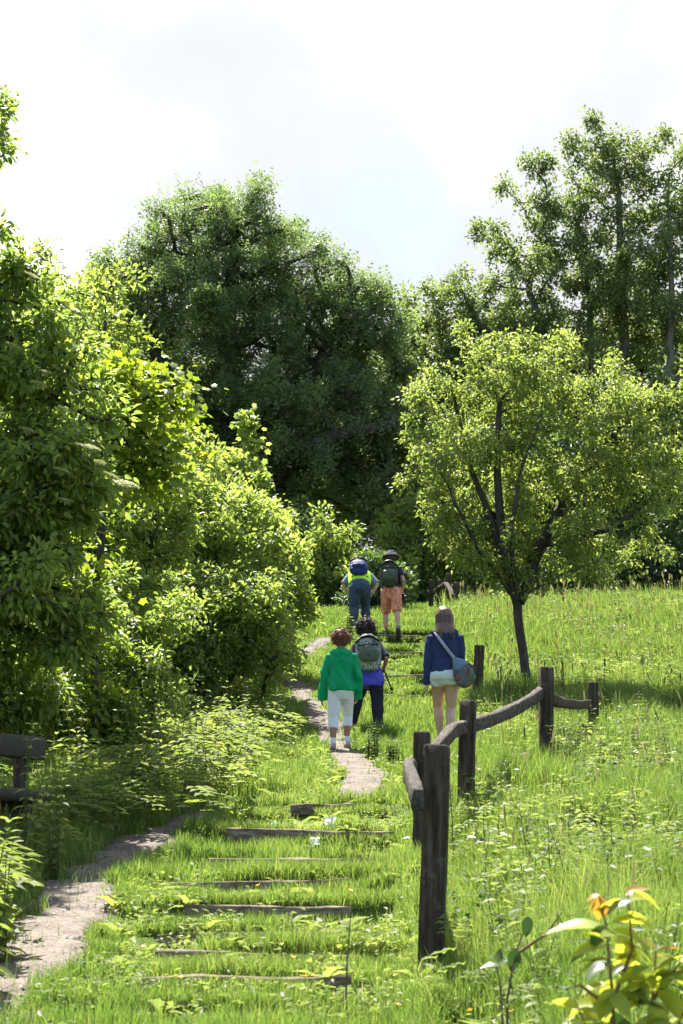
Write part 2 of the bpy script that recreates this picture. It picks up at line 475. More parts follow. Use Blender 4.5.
rs = RS(11)
XS = []; YS = []; HS = []; WS = []
for y0, y1, dens in ((5.6, 8, 5200), (8, 11, 5200), (11, 15, 3600), (15, 20, 2400), (20, 26, 2100), (26, 33, 1700), (33, 45, 1000)):
    x, y = scatter(y0, y1, dens, rs)
    cl = fbm(x * 2.2, y * 2.2, 41)            # tufts
    k = (seg_ok(x, y) | (rs.rand(len(x)) < .035)) & (rs.rand(len(x)) < .35 + 1.3 * smooth(.3, .7, cl))
    x, y, cl = x[k], y[k], cl[k]
    lane = lane_mask(x, y)
    # grass is thin where feet wear the front edge of each tread
    kk = np.clip(np.searchsorted(SY, y, side='right') - 1, 0, len(SY) - 1)
    nxt = SY[np.clip(kk + 1, 0, len(SY) - 1)]
    dfront = y - SY[kk]; dback = nxt - y
    worn = lane * (dback > 0) * (1 - smooth(.0, .07, dback)) * (y < SY[8]) + lane * (1 - smooth(.0, .04, dfront)) * (dfront >= 0)
    k = rs.rand(len(x)) > worn * .93
    k &= rs.rand(len(x)) > .75 * lane * (1 - smooth(.40, .56, cl))
    x, y, cl, lane, dfront = x[k], y[k], cl[k], lane[k], dfront[k]
    left = smooth(.1, .8, -x - (.9 + .02 * y)); right = smooth(.1, .7, x - np.interp(y, [6, 9, 14, 20, 40], [.35, .45, .6, 1.3, 2.0]))
    h = .15 + .14 * right * (.3 + 1.5 * fbm(x * .6, y * .6, 55)) + .14 * left
    dback = np.interp(y, SY, SY) * 0 + (SY[np.clip(np.searchsorted(SY, y, side='right'), 0, len(SY) - 1)] - y)
    h = h * (1 - .60 * lane) * (1 - .58 * lane * (1 - smooth(.06, .5, dback)) * (dback >= 0))
    h = h + .045 * lane * smooth(.50, .68, cl) 
    pd_ = path_sd(x, y); h = h * (1 - .45 * (1 - smooth(.05, .45, pd_)))
    h = h * (.22 + 1.55 * cl) * rs.uniform(.55, 1.35, len(x)) * (1 - .2 * smooth(18, 36, y))
    wd = .0021 * np.maximum(1, y / 8.5) * rs.uniform(.7, 1.4, len(x))
    XS.append(x); YS.append(y); HS.append(h); WS.append(wd)
# the fringe of longer grass that overhangs the front of each step
for k_, (Yk, xa, xb) in enumerate(STEPS):
    n = int(2600 * (xb - xa + .6)); x = rs.uniform(xa - .4, xb + .3, n); y = Yk + .05 + np.abs(rs.normal(0, .06 + .07 * (k_ > 4), n))
    q = rs.rand(n) < smooth(.30, .62, fbm(x * 2.3, y * 1.5 + k_ * 3, 91)); x, y = x[q], y[q]
    XS.append(x); YS.append(y); HS.append(rs.uniform(.05, .14 + .03 * (k_ > 4), len(x)) * (1 + .3 * (k_ > 8))); WS.append(.0021 * np.maximum(1, y / 8.5) * rs.uniform(.7, 1.4, len(x)))
    # short worn grass creeping over the face of the board
    n = int(3000 * (xb - xa + .6)); x = rs.uniform(xa - .4, xb + .3, n); y = Yk - .055 - np.abs(rs.normal(0, .03, n))
    q = rs.rand(n) < smooth(.34, .50, fbm(x * 2.9, y * .5 + k_ * 5, 95)); x, y = x[q], y[q]
    XS.append(x); YS.append(y); HS.append(rs.uniform(.05, .115, len(x)) * (1 + .3 * (k_ > 4))); WS.append(.0021 * np.maximum(1, y / 8.5) * rs.uniform(.7, 1.4, len(x)))
x, y, h, wd = map(np.concatenate, (XS, YS, HS, WS))
print('blades', len(x))
blades('grass', x, y, h.clip(.02, .7), wd, 12, label='green grass covering the hillside and the step treads')

# taller flowering grass stems in the right-hand meadow and along the path
x, y = scatter(6, 44, 90, rs, 1); q_ = rs.rand(len(x)) < smooth(.42, .66, fbm(x * .8, y * .8, 77)); x, y = x[q_], y[q_]
k = (x > np.interp(y, [6, 9, 14, 20, 40], [.5, .55, .9, 1.9, 2.2])) | (x < -(1.6 + .03 * y)); x, y = x[k], y[k]
k = seg_ok(x, y); x, y = x[k], y[k]
blades('tall_grass', x, y, rs.uniform(.26, .6, len(x)), .0017 * np.maximum(1, y / 9), 13, bend=.3, label='taller thin grass stems in the meadow')

# dry seed stalks standing above the meadow grass
x, y = scatter(6.5, 42, 2.6, rs, 1); k = ((x > np.interp(y, [6, 9, 14, 20, 40], [.6, .65, 1.0, 2.0, 2.4])) | (x < -(1.7 + .02 * y))) & seg_ok(x, y); x, y = x[k], y[k]; n = len(x)
hh = rs.uniform(.35, .75, n); bx, by = rs.normal(0, .07, (2, n)); wd = .0014 * np.maximum(1, y / 9); z = ground(x, y)
Q = []
for t, ww in ((0, 1), (.55, .9), (.8, .8), (.84, 3.2), (.93, 3.6), (1.0, .4)):
    cx_, cy_, cz_ = x + bx * t * t, y + by * t * t, z + hh * t
    for s_ in (-1, 1): Q.append(np.stack([cx_ + s_ * wd * ww, cy_ + .3 * s_ * wd * ww, cz_], 1))
Q = np.stack(Q, 1).reshape(-1, 3); f = np.array([(2 * i, 2 * i + 1, 2 * i + 3, 2 * i + 2) for i in range(5)])
M_SEED = leaf_mat('seed_head', [(.10, .085, .045), (.18, .18, .08), (.26, .25, .12)], (1.2, 1.1, .8), tw=.35, rough=.8, spec=.1)
o = add('seed_stalks', np_mesh('seed_stalks', Q, (f[None] + (np.arange(n) * 12)[:, None, None]).reshape(-1, 4), M_SEED, False, np.repeat(rs.rand(n), 12)))
props(o, 'thin dry seed stalks standing above the meadow grass', 'grass', kind='stuff')
# ------------------------------------------------------------------ foliage tools
T_LEAF = (np.array([(0, 0, 0), (-.27, .42, .10), (.27, .42, .10), (0, 1, -.06)], float), np.array([(0, 2, 3), (0, 3, 1)]))
T_OVATE = (np.array([(0, 0, 0), (-.24, .28, .07), (0, .30, 0), (.24, .28, .07), (-.20, .64, .04), (0, .66, -.03), (.20, .64, .04), (0, 1.05, -.16)], float),
           np.array([(0, 2, 1), (0, 3, 2), (1, 2, 5), (1, 5, 4), (2, 3, 6), (2, 6, 5), (4, 5, 7), (5, 6, 7)]))
_mp = [(0, -.02, 0)]
for aa, rr in ((-150, .45), (-118, .74), (-92, .58), (-58, .92), (-28, .66), (0, 1.05), (28, .66), (58, .92), (92, .58), (118, .74), (150, .45)):
    _mp.append((math.sin(math.radians(aa)) * rr * .55, math.cos(math.radians(aa)) * rr * .62 + .35, -.10 * rr * rr + .04))
_mp[0] = (0, .35, .05)
T_MAPLE = (np.array(_mp), np.array([(0, i + 1, i) for i in range(1, 11)] + [(0, 1, 11)]))


def _pinn(n, L=1.0, wl=.42):
    V = []; F = []
    def lf(base, ang, s):
        o = len(V)
        for q in T_LEAF[0]:
            x, y = q[0] * s, q[1] * s
            V.append((base[0] + x * math.cos(ang) + y * math.sin(ang), base[1] - x * math.sin(ang) + y * math.cos(ang), base[2] + q[2] * s - .1 * abs(y) * abs(math.sin(ang))))
        for f in T_LEAF[1]: F.append(tuple(o + k for k in f))
    for i in range(n):
        y = .25 + .6 * i / max(1, n - 1); z = -.25 * y * y
        lf((0, y, z), 1.05, wl); lf((0, y, z), -1.05, wl)
    lf((0, .85, -.2), 0, wl)
    return np.array(V), np.array(F)


T_PINN = _pinn(3)
T_PINN2 = _pinn(2)


def unit(a): return a / (np.linalg.norm(a, axis=-1, keepdims=True) + 1e-9)


def place(T, pos, d, nrm, s):
    """copies of leaf template T at pos, pointing along d with normal near nrm"""
    Y = unit(d); X = unit(np.cross(Y, nrm)); Z = np.cross(X, Y)
    tv, tf = T
    V = pos[:, None] + s[:, None, None] * (tv[None, :, 0:1] * X[:, None] + tv[None, :, 1:2] * Y[:, None] + tv[None, :, 2:3] * Z[:, None])
    F = tf[None] + (np.arange(len(pos)) * len(tv))[:, None, None]
    return V.reshape(-1, 3), F.reshape(-1, tf.shape[1])


def grow(seed, stems, attr, step, kill, infl, iters=90, jit=.12, rise=.06):
    rs = RS(seed)
    nodes = []; par = []
    for S in stems:
        S = np.asarray(S, float); last = -1 if not nodes else None
        for k in range(len(S)):
            if k == 0:
                if nodes and np.linalg.norm(S[0] - nodes[0]) > .01:
                    nodes.append(S[0]); par.append(-1)
                elif not nodes:
                    nodes.append(S[0]); par.append(-1)
                else:
                    last = 0; continue
                last = len(nodes) - 1; continue
            seg = S[k] - (S[k - 1]); L = np.linalg.norm(seg); m = max(1, int(L / step))
            for j in range(1, m + 1):
                nodes.append(S[k - 1] + seg * j / m + rs.normal(0, step * .05, 3)); par.append(last); last = len(nodes) - 1
    N0 = np.array(nodes); A = attr.copy()
    D = np.full(len(A), 1e9); I = np.zeros(len(A), int)

    def upd(new, off):
        nonlocal D, I
        for c in range(0, len(new), 400):
            q = new[c:c + 400]
            dd = ((A[:, None] - q[None]) ** 2).sum(-1); j = dd.argmin(1); v = dd[np.arange(len(A)), j]
            b = v < D; D = np.where(b, v, D); I = np.where(b, j + off + c, I)
    upd(N0, 0)
    P = list(N0)
    for it in range(iters):
        act = D < infl ** 2
        if not act.any():
            infl *= 1.5; continue
        ids = np.unique(I[act])
        sm = np.zeros((len(P), 3)); PA = np.array(P)
        np.add.at(sm, I[act], unit(A[act] - PA[I[act]]))
        d = unit(sm[ids]) + np.array([0, 0, rise]) + rs.normal(0, jit, (len(ids), 3)); d = unit(d)
        new = PA[ids] + d * step
        off = len(P); P += list(new); par += list(ids)
        upd(new, off)
        keep = D > kill ** 2
        if keep.sum() == 0: break
        A = A[keep]; D = D[keep]; I = I[keep]
        if len(P) > 9000: break
    P = np.array(P); par = np.array(par)
    n = len(P); r = np.zeros(n); kids = np.zeros(n, int)
    np.add.at(kids, par[par >= 0], 1)
    e = 2.3; acc = np.zeros(n)
    for i in range(n - 1, -1, -1):
        if acc[i] == 0: acc[i] = 1
        if par[i] >= 0: acc[par[i]] += acc[i]
    r = acc ** (1 / e)
    return P, par, r, kids


def wood_mesh(name, P, par, r, mat, rmin=0, n=6, flare=.0):
    k = np.where((par >= 0) & (r > rmin))[0]
    a = P[par[k]]; b = P[k]; ra = np.minimum(r[par[k]], r[k] * 1.6); rb = r[k]
    t = unit(b - a); ref = np.where(np.abs(t[:, 2:3]) > .9, np.array([[1., 0, 0]]), np.array([[0, 0, 1.]]))
    A = unit(np.cross(t, ref)); B = np.cross(t, A)
    th = np.arange(n) * 2 * math.pi / n
    ring = A[:, None] * np.cos(th)[None, :, None] + B[:, None] * np.sin(th)[None, :, None]
    b2 = b + t * rb[:, None] * .3
    V = np.concatenate([a[:, None] + ring * ra[:, None, None], b2[:, None] + ring * rb[:, None, None]], 1).reshape(-1, 3)
    j = np.arange(n); j2 = (j + 1) % n
    f = np.stack([j, j + n, j2 + n, j2], 1)
    F = (f[None] + (np.arange(len(k)) * 2 * n)[:, None, None]).reshape(-1, 4)
    return np_mesh(name, V, F, mat, True)


def crown_pts(ell, Y, n, seed, depth=.9, gap=.35, gscale=1.3, shell=.55, slope=0.0, lead=.42):
    """attractor points for the twigs: every big lobe is broken into smaller clumps with gaps between"""
    rs = RS(seed); out = []
    vol = np.array([e[2] * e[3] * e[2] for e in ell], float) ** .8; vol /= vol.sum(); ym = np.mean([e[1] for e in ell])
    for e, v in zip(ell, vol):
        Ye = Y + (e[4] if len(e) > 4 else 0) - slope * (e[1] - ym) / FPX * Y
        c = at(e[0], e[1], Ye); R = np.array([e[2] * Ye / FPX, e[2] * Ye / FPX * depth, e[3] * Ye / FPX])
        nc = rs.randint(10, 16) + (10 if n > 3400 else 0); m = int(n * v / nc) + 3
        for k in range(nc):
            u = unit(rs.normal(0, 1, 3)); r0 = rs.uniform(.35, .86) if k > 2 else rs.uniform(.1, .4)
            cc = c + u * R * r0; sr = R * rs.uniform(.24, .42) * np.array([1.1, 1.1, .85])
            w_ = unit(rs.normal(0, 1, (m, 3))) * (rs.rand(m, 1) ** .45)
            out.append(cc + w_ * sr)
        nr_ = max(3, int(n * v / 22)); ud = unit(rs.normal(0, 1, (nr_, 3)) * np.array([1, .7, 1]) + np.array([0, 0, .55]))
        tt = np.linspace(.7, 1, 6)[None, :, None] * (1 + rs.uniform(.0, lead, (nr_, 1, 1)))
        out.append((c + (ud[:, None] * tt) * R).reshape(-1, 3))
    p = np.concatenate(out); q = vnoise3(p / gscale, seed + 5)
    return p[q > gap - .12]


def foliage(P, par, r, kids, total, size, T, seed, spread, tipr, per=10, droop=.35, var=.3, low=None, up=.8, rbase=.45):
    rs = RS(seed)
    tips = np.where((r < tipr) & (par >= 0))[0]
    wgt = np.where(kids[tips] == 0, 2.2, 1.0); wgt /= wgt.sum()
    ns = max(1, total // per)
    t = rs.choice(tips, ns, p=wgt)
    dirb = unit(P[t] - P[par[t]])
    c = P[t] + rs.normal(0, spread * .55, (ns, 3)) + dirb * spread * .3
    cl = (rbase + .22 * rs.normal(0, 1, ns)).clip(0, 1)
    pos = np.repeat(c, per, 0) + rs.normal(0, spread * .5, (ns * per, 3))
    out = unit(pos - np.repeat(c, per, 0) + np.repeat(dirb, per, 0) * .3 * spread) + rs.normal(0, .35, (ns * per, 3)); out[:, 2] -= droop
    nrm = np.array([0, 0, up]) + rs.normal(0, .55, (ns * per, 3))
    s = size * rs.uniform(1 - var, 1 + var, ns * per)
    V, F = place(T, pos, out, nrm, s)
    rv = (np.repeat(cl, per) + rs.normal(0, .12, ns * per)).clip(0, 1)
    return V, F, np.repeat(rv, len(T[0]))


BARK = noise_mat('bark', [(.3, (.022, .017, .013)), (.55, (.05, .04, .031)), (.8, (.11, .095, .078))], scale=9, bump=.9, bscale=26, stretch=(1, 1, .35), bdist=.03)
BARKG = noise_mat('grey_bark', [(.3, (.05, .045, .035)), (.55, (.11, .10, .08)), (.8, (.18, .17, .14))], scale=8, bump=.7, bscale=24, stretch=(1, 1, .35), bdist=.02)

L_ASH = leaf_mat('ash_leaf', [(.085, .12, .055), (.14, .185, .075), (.19, .235, .10)], (1.35, 1.5, .95), tw=.55, rough=.42, spec=.5)
L_TALL = leaf_mat('tall_tree_leaf', [(.09, .12, .055), (.145, .18, .07), (.20, .235, .09)], (1.4, 1.5, .95), tw=.55, rough=.42, spec=.5)
L_LIGHT = leaf_mat('light_leaf', [(.12, .16, .05), (.18, .225, .065), (.24, .28, .085)], (1.5, 1.5, .95), tw=.62, rough=.45, spec=.4)
L_ELDER = leaf_mat('elder_leaf', [(.10, .145, .045), (.17, .225, .06), (.23, .28, .08)], (1.55, 1.6, .95), tw=.64, rough=.42, spec=.4)
L_SHRUB = leaf_mat('shrub_leaf', [(.12, .165, .05), (.185, .235, .065), (.24, .285, .085)], (1.55, 1.6, .9), tw=.66, rough=.45, spec=.4)
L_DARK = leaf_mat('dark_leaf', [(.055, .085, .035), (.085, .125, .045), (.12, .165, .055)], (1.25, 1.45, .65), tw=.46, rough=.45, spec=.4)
L_YELLOW = leaf_mat('yellow_green_leaf', [(.13, .18, .035), (.19, .235, .042), (.24, .26, .05)], (1.4, 1.5, .5), tw=.55, rough=.45, spec=.4)


def tree(name, label, cat, Y, base, stems, ell, n_attr, leaves, size, T, mat, seed, trunk_r, step=.35, kill=.55, infl=2.5, depth=.9, gap=.35, gscale=1.3,
         spread=.28, tipk=3.4, bark=None, rmin=0.0, per=10, droop=.35, group=None, shell=.55, up=.8, jit=.12, rise=.06, rexp=1.0, lname='crown', rbase=.45):
    """base: (px, Y); stems: list of pixel/depth polylines above the base"""
    bx = at(base[0], 600, base[1]); b = np.array([bx[0], base[1], G(bx[0], base[1]) - .05])
    root = empty(name, b, label, cat, group)
    S = []
    for st in stems:
        pts = [b if (q is None) else (at(*q) if len(q) == 3 else q) for q in st]
        S.append(np.array([np.array(q) - b for q in pts]))
    A = crown_pts(ell, Y, n_attr, seed, depth, gap, gscale, shell) - b
    A = A[A[:, 2] > .15]
    P, par, r, kids = grow(seed, S, A, step, kill, infl, jit=jit, rise=rise)
    tipr = tipk
    V, F, rv = foliage(P, par, r, kids, leaves, size, T, seed + 1, spread, tipr, per, droop, up=up, rbase=rbase)
    rr = r / r[0] if len(stems) == 1 else r / r.max()
    rr = rr ** rexp * trunk_r
    # root flare
    k = P[:, 2] < .5; rr = rr * np.where(k, 1 + .5 * (1 - P[:, 2].clip(0, .5) / .5) ** 2, 1)
    add('trunk', wood_mesh('trunk', P, par, rr, bark or BARK, rmin * trunk_r), root)
    ok = V[:, 2].reshape(-1, len(T[0])).min(1) > -.2
    add(lname, np_mesh(lname, V, F, mat, False, rv), root)
    return root, P, par, r


def copy_thing(src, loc, rz, s, label, group=None):
    c = src.copy(); COL.objects.link(c); c.location = loc; c.rotation_euler = (0, 0, rz); c.scale = (s[0], s[0], s[1]) if isinstance(s, tuple) else (s, s, s)
    c['label'] = label
    if group: c['group'] = group
    for ch in list(src.children):
        d = ch.copy(); COL.objects.link(d); d.parent = c
    return c


# ------------------------------------------------------------------ trees
ash, *_ = tree('ash_tree', 'big dark green ash tree with the broad rounded crown in the centre, behind the walkers', 'tree', 48, (262, 48),
     [[None, (258, 520, 48), (240, 440, 48), (225, 340, 48)], [(258, 500, 48), (300, 450, 46.5), (355, 432, 46), (395, 425, 46)], [(240, 440, 48), (310, 380, 48), (350, 320, 48)],
      [(240, 440, 48), (170, 380, 48), (140, 320, 48)], [(225, 340, 48), (235, 260, 48), (238, 215, 48)], [(235, 300, 48), (190, 260, 48)]],
     [(240, 285, 92, 88), (165, 300, 66, 82), (112, 325, 44, 60), (140, 270, 34, 40), (320, 335, 74, 76), (375, 385, 42, 88), (262, 238, 40, 44), (222, 225, 40, 36), (162, 245, 34, 34), (285, 285, 60, 40), (352, 330, 55, 48),
      (180, 420, 80, 70), (300, 440, 90, 80), (250, 510, 90, 60), (365, 480, 45, 70)],
     4200, 110000, .165, T_PINN2, L_ASH, 101, .34, step=.42, kill=.6, infl=2.4, gap=.40, gscale=1.0, spread=.24, tipk=4.5, depth=1.0, rmin=.05)

tall, *_ = tree('tall_tree', 'tallest tree at the upper right, loose crown with branches showing against the sky', 'tree', 50, (628, 50),
     [[None, (630, 520, 50), (628, 420, 50), (622, 300, 50), (618, 180, 50)], [(630, 520, 50), (596, 430, 50.5), (590, 330, 50), (585, 250, 50)], [(630, 500, 50), (668, 400, 49), (672, 300, 49), (668, 200, 49)],
      [(596, 430, 50.5), (555, 370, 50), (530, 290, 50), (540, 230, 50)], [(630, 520, 50), (540, 430, 49), (490, 340, 49), (462, 290, 49)], [(668, 400, 49), (715, 330, 50), (735, 220, 50)]],
     [(612, 180, 48, 60), (640, 170, 40, 44), (560, 210, 58, 60), (665, 200, 42, 60), (718, 230, 60, 80), (520, 260, 52, 42), (478, 290, 52, 40), (452, 320, 36, 50), (600, 290, 100, 60), (670, 320, 90, 60), (540, 350, 90, 50), (450, 400, 50, 70), (760, 360, 70, 90)],
     3800, 90000, .13, T_LEAF, L_TALL, 103, .20, step=.4, kill=.6, infl=2.4, gap=.42, gscale=.9, spread=.20, tipk=3.2, depth=.8, rmin=.012, rise=.3, rexp=1.4, bark=BARKG)

small, *_ = tree('field_maple', 'small light green tree on a single dark trunk, standing in the meadow beyond the fence', 'tree', 25.6, (525, 25.8),
     [[None, (523, 650, 25.7), (517, 604, 25.7), (503, 555, 25.6), (497, 480, 25.6), (500, 400, 25.6)], [(518, 602, 25.7), (540, 545, 26.0), (578, 480, 26.0), (612, 440, 25.6)], [(518, 602, 25.7), (510, 540, 25.3), (520, 470, 25.2), (540, 420, 25.0)],
      [(517, 600, 25.7), (478, 550, 25.3), (450, 490, 25.1), (425, 450, 25.0)], [(503, 555, 25.6), (472, 470, 25.8), (455, 400, 25.6)], [(540, 545, 26.0), (610, 530, 25.2), (650, 500, 25.1)], [(517, 600, 25.6), (560, 575, 25.1), (600, 560, 24.9)], [(510, 590, 25.6), (475, 565, 25.2), (445, 540, 25.0)]],
     [(500, 385, 66, 52), (450, 410, 46, 50), (570, 395, 66, 56), (635, 425, 54, 62), (434, 465, 38, 60), (520, 470, 80, 60), (610, 490, 70, 52), (570, 535, 60, 40), (458, 535, 36, 36), (505, 556, 44, 24.6), (672, 470, 34, 60), (505, 348, 40, 28), (660, 540, 36, 30), (600, 570, 40, 24), (690, 400, 26, 40)],
     3000, 40000, .068, T_OVATE, L_LIGHT, 107, .108, step=.2, kill=.27, infl=1.3, gap=.42, gscale=.5, spread=.10, tipk=3.2, depth=.95, rmin=.010, jit=.3, rexp=1.8)

elder, EP, *_ = tree('elder_tree', 'tall elder at the left edge with flat cream flower heads among its leaves', 'tree', 14, (-60, 14.5),
     [[None, (-50, 640, 14.4), (-30, 480, 14.2), (-20, 380, 14), (-10, 290, 14)], [(-50, 640, 14.4), (20, 520, 13.8), (60, 450, 13.6)], [(-30, 480, 14.2), (40, 420, 14), (75, 360, 14)], [(-50, 680, 14.4), (0, 600, 13.4), (40, 560, 13.2)],
      [(-20, 380, 14), (-40, 240, 14), (-35, 150, 13.6), (-10, 118, 13.5)]],
     [(-10, 330, 60, 88), (-60, 330, 70, 130), (30, 400, 62, 66), (55, 470, 66, 62), (-20, 470, 90, 100), (20, 570, 78, 80), (85, 430, 40, 42), (-60, 600, 90, 100), (30, 350, 40, 52), (-66, 190, 30, 50), (4, 108, 13, 6), (-8, 146, 9, 6), (60, 620, 50, 50)],
     2800, 40000, .076, T_OVATE, L_ELDER, 111, .09, step=.16, kill=.21, infl=1.2, gap=.40, gscale=.4, spread=.10, tipk=3.2, depth=1.0, rmin=.03)

# elder flower heads: flat umbels of tiny cream florets, parts of the elder
M_FLOW = leaf_mat('elder_flower', [(.34, .36, .17), (.52, .52, .30)], (1, 1, .7), tw=.35, rough=.7, spec=.1)
rs = RS(77)
nrs = 420
rad = np.sqrt(rs.rand(nrs)) * .085; an = rs.uniform(0, 6.28, nrs)
pos = np.stack([rad * np.cos(an), rad * np.sin(an), .012 * np.cos(rad * 18) + rs.normal(0, .004, nrs)], 1)
q = np.array([(-.5, -.5, 0), (.5, -.5, 0), (.5, .5, 0), (-.5, .5, 0)]) * .009
Vf = (pos[:, None] + q[None] + rs.normal(0, .0012, (nrs, 4, 3))).reshape(-1, 3); Ff = (np.arange(4)[None] + (np.arange(nrs) * 4)[:, None])
Pst = []; 
for k in range(22):
    j = rs.randint(nrs); Pst.append(pos[j])
st = MB()
for p_ in Pst: st.tube([(0, 0, -.06), (p_[0] * .5, p_[1] * .5, -.02), tuple(p_)], [.0016, .0012, .0008], 4)
nv = len(Vf); sv = np.concatenate(st.V)
fme = np_mesh('flower_head', np.concatenate([Vf, sv]), [Ff] + [f + nv for f in st.F4], M_FLOW, False, np.concatenate([np.repeat(rs.rand(nrs), 4), np.zeros(len(sv))]))
bl = np.array(elder.location)
for px, py, s in ((88, 447, 1.25), (126, 484, 1.3), (112, 476, .9), (40, 384, .8), (33, 276, .9), (64, 410, .7), (28, 430, .8), (62, 470, .8), (12, 345, .7), (66, 500, .7), (100, 462, .6), (75, 430, .6), (46, 372, .7), (-20, 420, 1.0)):
    o = add('flower_head', fme, elder); p_ = at(px, py, 13.3 - .2 * s) - bl
    o.location = p_; o.scale = (s, s, s); o.rotation_euler = (rs.normal(.12, .15), rs.normal(.3, .15), rs.uniform(0, .4))

# ---- shrubs on the left bank
SG = 'shrubs crowding the left bank of the path'
syc, *_ = tree('sycamore_sapling', 'young sycamore with broad yellow-green lobed leaves beside the elder flowers', 'tree', 16, (95, 16.5),
     [[None, (100, 560, 16.3), (105, 440, 16), (115, 390, 16)], [(105, 440, 16), (140, 400, 15.8), (175, 385, 15.8)]],
     [(112, 385, 46, 30), (160, 392, 34, 16), (92, 420, 44, 30), (130, 428, 50, 26), (150, 460, 36, 26)], 300, 3800, .09, T_MAPLE, L_YELLOW, 121, .04, step=.2, kill=.25, infl=1.2, spread=.18, tipk=4, per=5, droop=.2, up=1.4)


def shrub(label, Y, base, ell, n, leaves, size, T, mat, seed, spread=.14, stems=4, r=.035, gap=.42, gscale=.5, step=.2, name='shrub', group=None, droop=.3, tipk=3.4, depth=.9, rbase=.45, top=None, slope=1.1):
    rs = RS(seed + 900); S = []
    cx = np.mean([e[0] for e in ell]); tops = [(e[0], e[1] + e[3] * .3) for e in ell]
    for k in range(stems):
        e = ell[k % len(ell)]; bxp = base + rs.uniform(-.1, .1) * e[2]
        m = (base * .55 + e[0] * .45 + rs.normal(0, 5), (G(at(base, 600, Y)[0], Y)))
        zb = m[1]; ctr = at(e[0], e[1] + e[3] * .3, Y)
        b0 = at(base, 600, Y); b0 = np.array([b0[0], Y, zb - .05])
        off = np.array([rs.normal(0, .12), rs.normal(0, .12), 0])
        st = [None if k == 0 else b0 + off * (.3 if stems < 8 else 1), b0 * .6 + ctr * .4 + off * 1.5 + np.array([0, rs.normal(0, .2), .12 * (ctr[2] - b0[2])]), ctr + np.array([0, rs.normal(0, .25), 0])]
        S.append([q if q is None else tuple(q) for q in st])
    # world polylines: None marks the base
    bx = at(base, 600, Y); b = np.array([bx[0], Y, G(bx[0], Y) - .05])
    root = empty(name, b, label, 'shrub', group)
    SS = [np.array([(b if q is None else np.array(q)) - b for q in st]) for st in S]
    A = crown_pts(ell, Y, int(n * 1.7), seed, depth, gap, gscale, .5, slope) - b; A = A[A[:, 2] > .1]
    step *= .85; P, par, rr, kids = grow(seed, SS, A, step, step * 1.3, step * 7, jit=.22)
    V, F, rv = foliage(P, par, rr, kids, int(leaves * .56), size * 1.08, T, seed + 1, spread * .8, tipk, 8, droop, rbase=rbase)
    k = V[:, 2].reshape(-1, len(T[0])).mean(1) > -.15
    rw = rr / rr.max() * r
    add('stems', wood_mesh('stems', P, par, rw, BARK, 0.05 * r, 5), root)
    add('foliage', np_mesh('foliage', V, F, mat, False, rv), root)
    return root


shrub('leafy light green shrub in the middle of the left bank, broad domed top', 24, 195, [(175, 505, 62, 52), (215, 520, 60, 55), (150, 560, 70, 60), (240, 575, 50, 60), (195, 620, 90, 50)], 1100, 52000, .075, T_OVATE, L_SHRUB, 131, spread=.16, stems=6, gap=.36)
shrub('pointed young tree rising like a spire above the left bank shrubs', 26, 243, [(243, 460, 14, 34), (243, 500, 30, 34), (240, 540, 34, 34)], 330, 11000, .10, T_MAPLE, L_SHRUB, 133, spread=.14, stems=2, gscale=.4, gap=.3)
shrub('rounded shrub at the right end of the left bank, close to the path', 28, 268, [(262, 560, 38, 40), (285, 590, 24, 42), (258, 620, 48, 45), (290, 560, 18, 26)], 620, 26000, .08, T_OVATE, L_SHRUB, 135, spread=.16, stems=4)
shrub('low dark shrub at the foot of the left bank, beside the narrow path', 23, 240, [(240, 645, 50, 24), (272, 655, 28, 20), (205, 660, 44, 26), (170, 670, 40, 30)], 420, 15000, .065, T_OVATE, L_SHRUB, 136, spread=.14, stems=4)
shrub('tangled shrub with bare dark stems low down, behind the bench', 17.3, 120, [(120, 610, 56, 44), (70, 640, 60, 56), (150, 650, 40, 40), (120, 695, 56, 44), (60, 700, 70, 50)], 900, 30000, .06, T_OVATE, L_ELDER, 137, spread=.12, stems=12, r=.022, gap=.42, gscale=.4)
shrub('dense bright shrub between the elder and the young spire tree', 19, 110, [(120, 500, 60, 50), (90, 540, 70, 50), (155, 545, 46, 46), (60, 580, 60, 50), (160, 485, 36, 34)], 900, 40000, .065, T_OVATE, L_SHRUB, 139, spread=.13, stems=5)
shrub('dark shrub filling the left edge above the bench', 15.8, -20, [(-10, 620, 60, 50), (0, 680, 56, 60), (-60, 650, 60, 80), (40, 690, 36, 40)], 700, 26000, .065, T_OVATE, L_ELDER, 141, spread=.13, stems=5, rbase=.45)
shrub('light green tree top showing above the left bank, farthest left against the sky', 36, 60, [(70, 298, 46, 36), (30, 300, 50, 44), (108, 305, 34, 38), (135, 345, 30, 40), (50, 360, 80, 60), (60, 440, 90, 60), (60, 520, 90, 60)], 1100, 36000, .12, T_OVATE, L_SHRUB, 143, spread=.22, stems=4, r=.10, step=.35, gscale=.9)
shrub('curved shrub with bronze-green top against the dark ash', 30, 160, [(150, 430, 34, 22), (180, 440, 26, 24), (150, 480, 50, 40), (190, 500, 40, 50)], 420, 15000, .085, T_OVATE, L_LIGHT, 145, spread=.16, stems=3, r=.05, step=.26, gscale=.6)
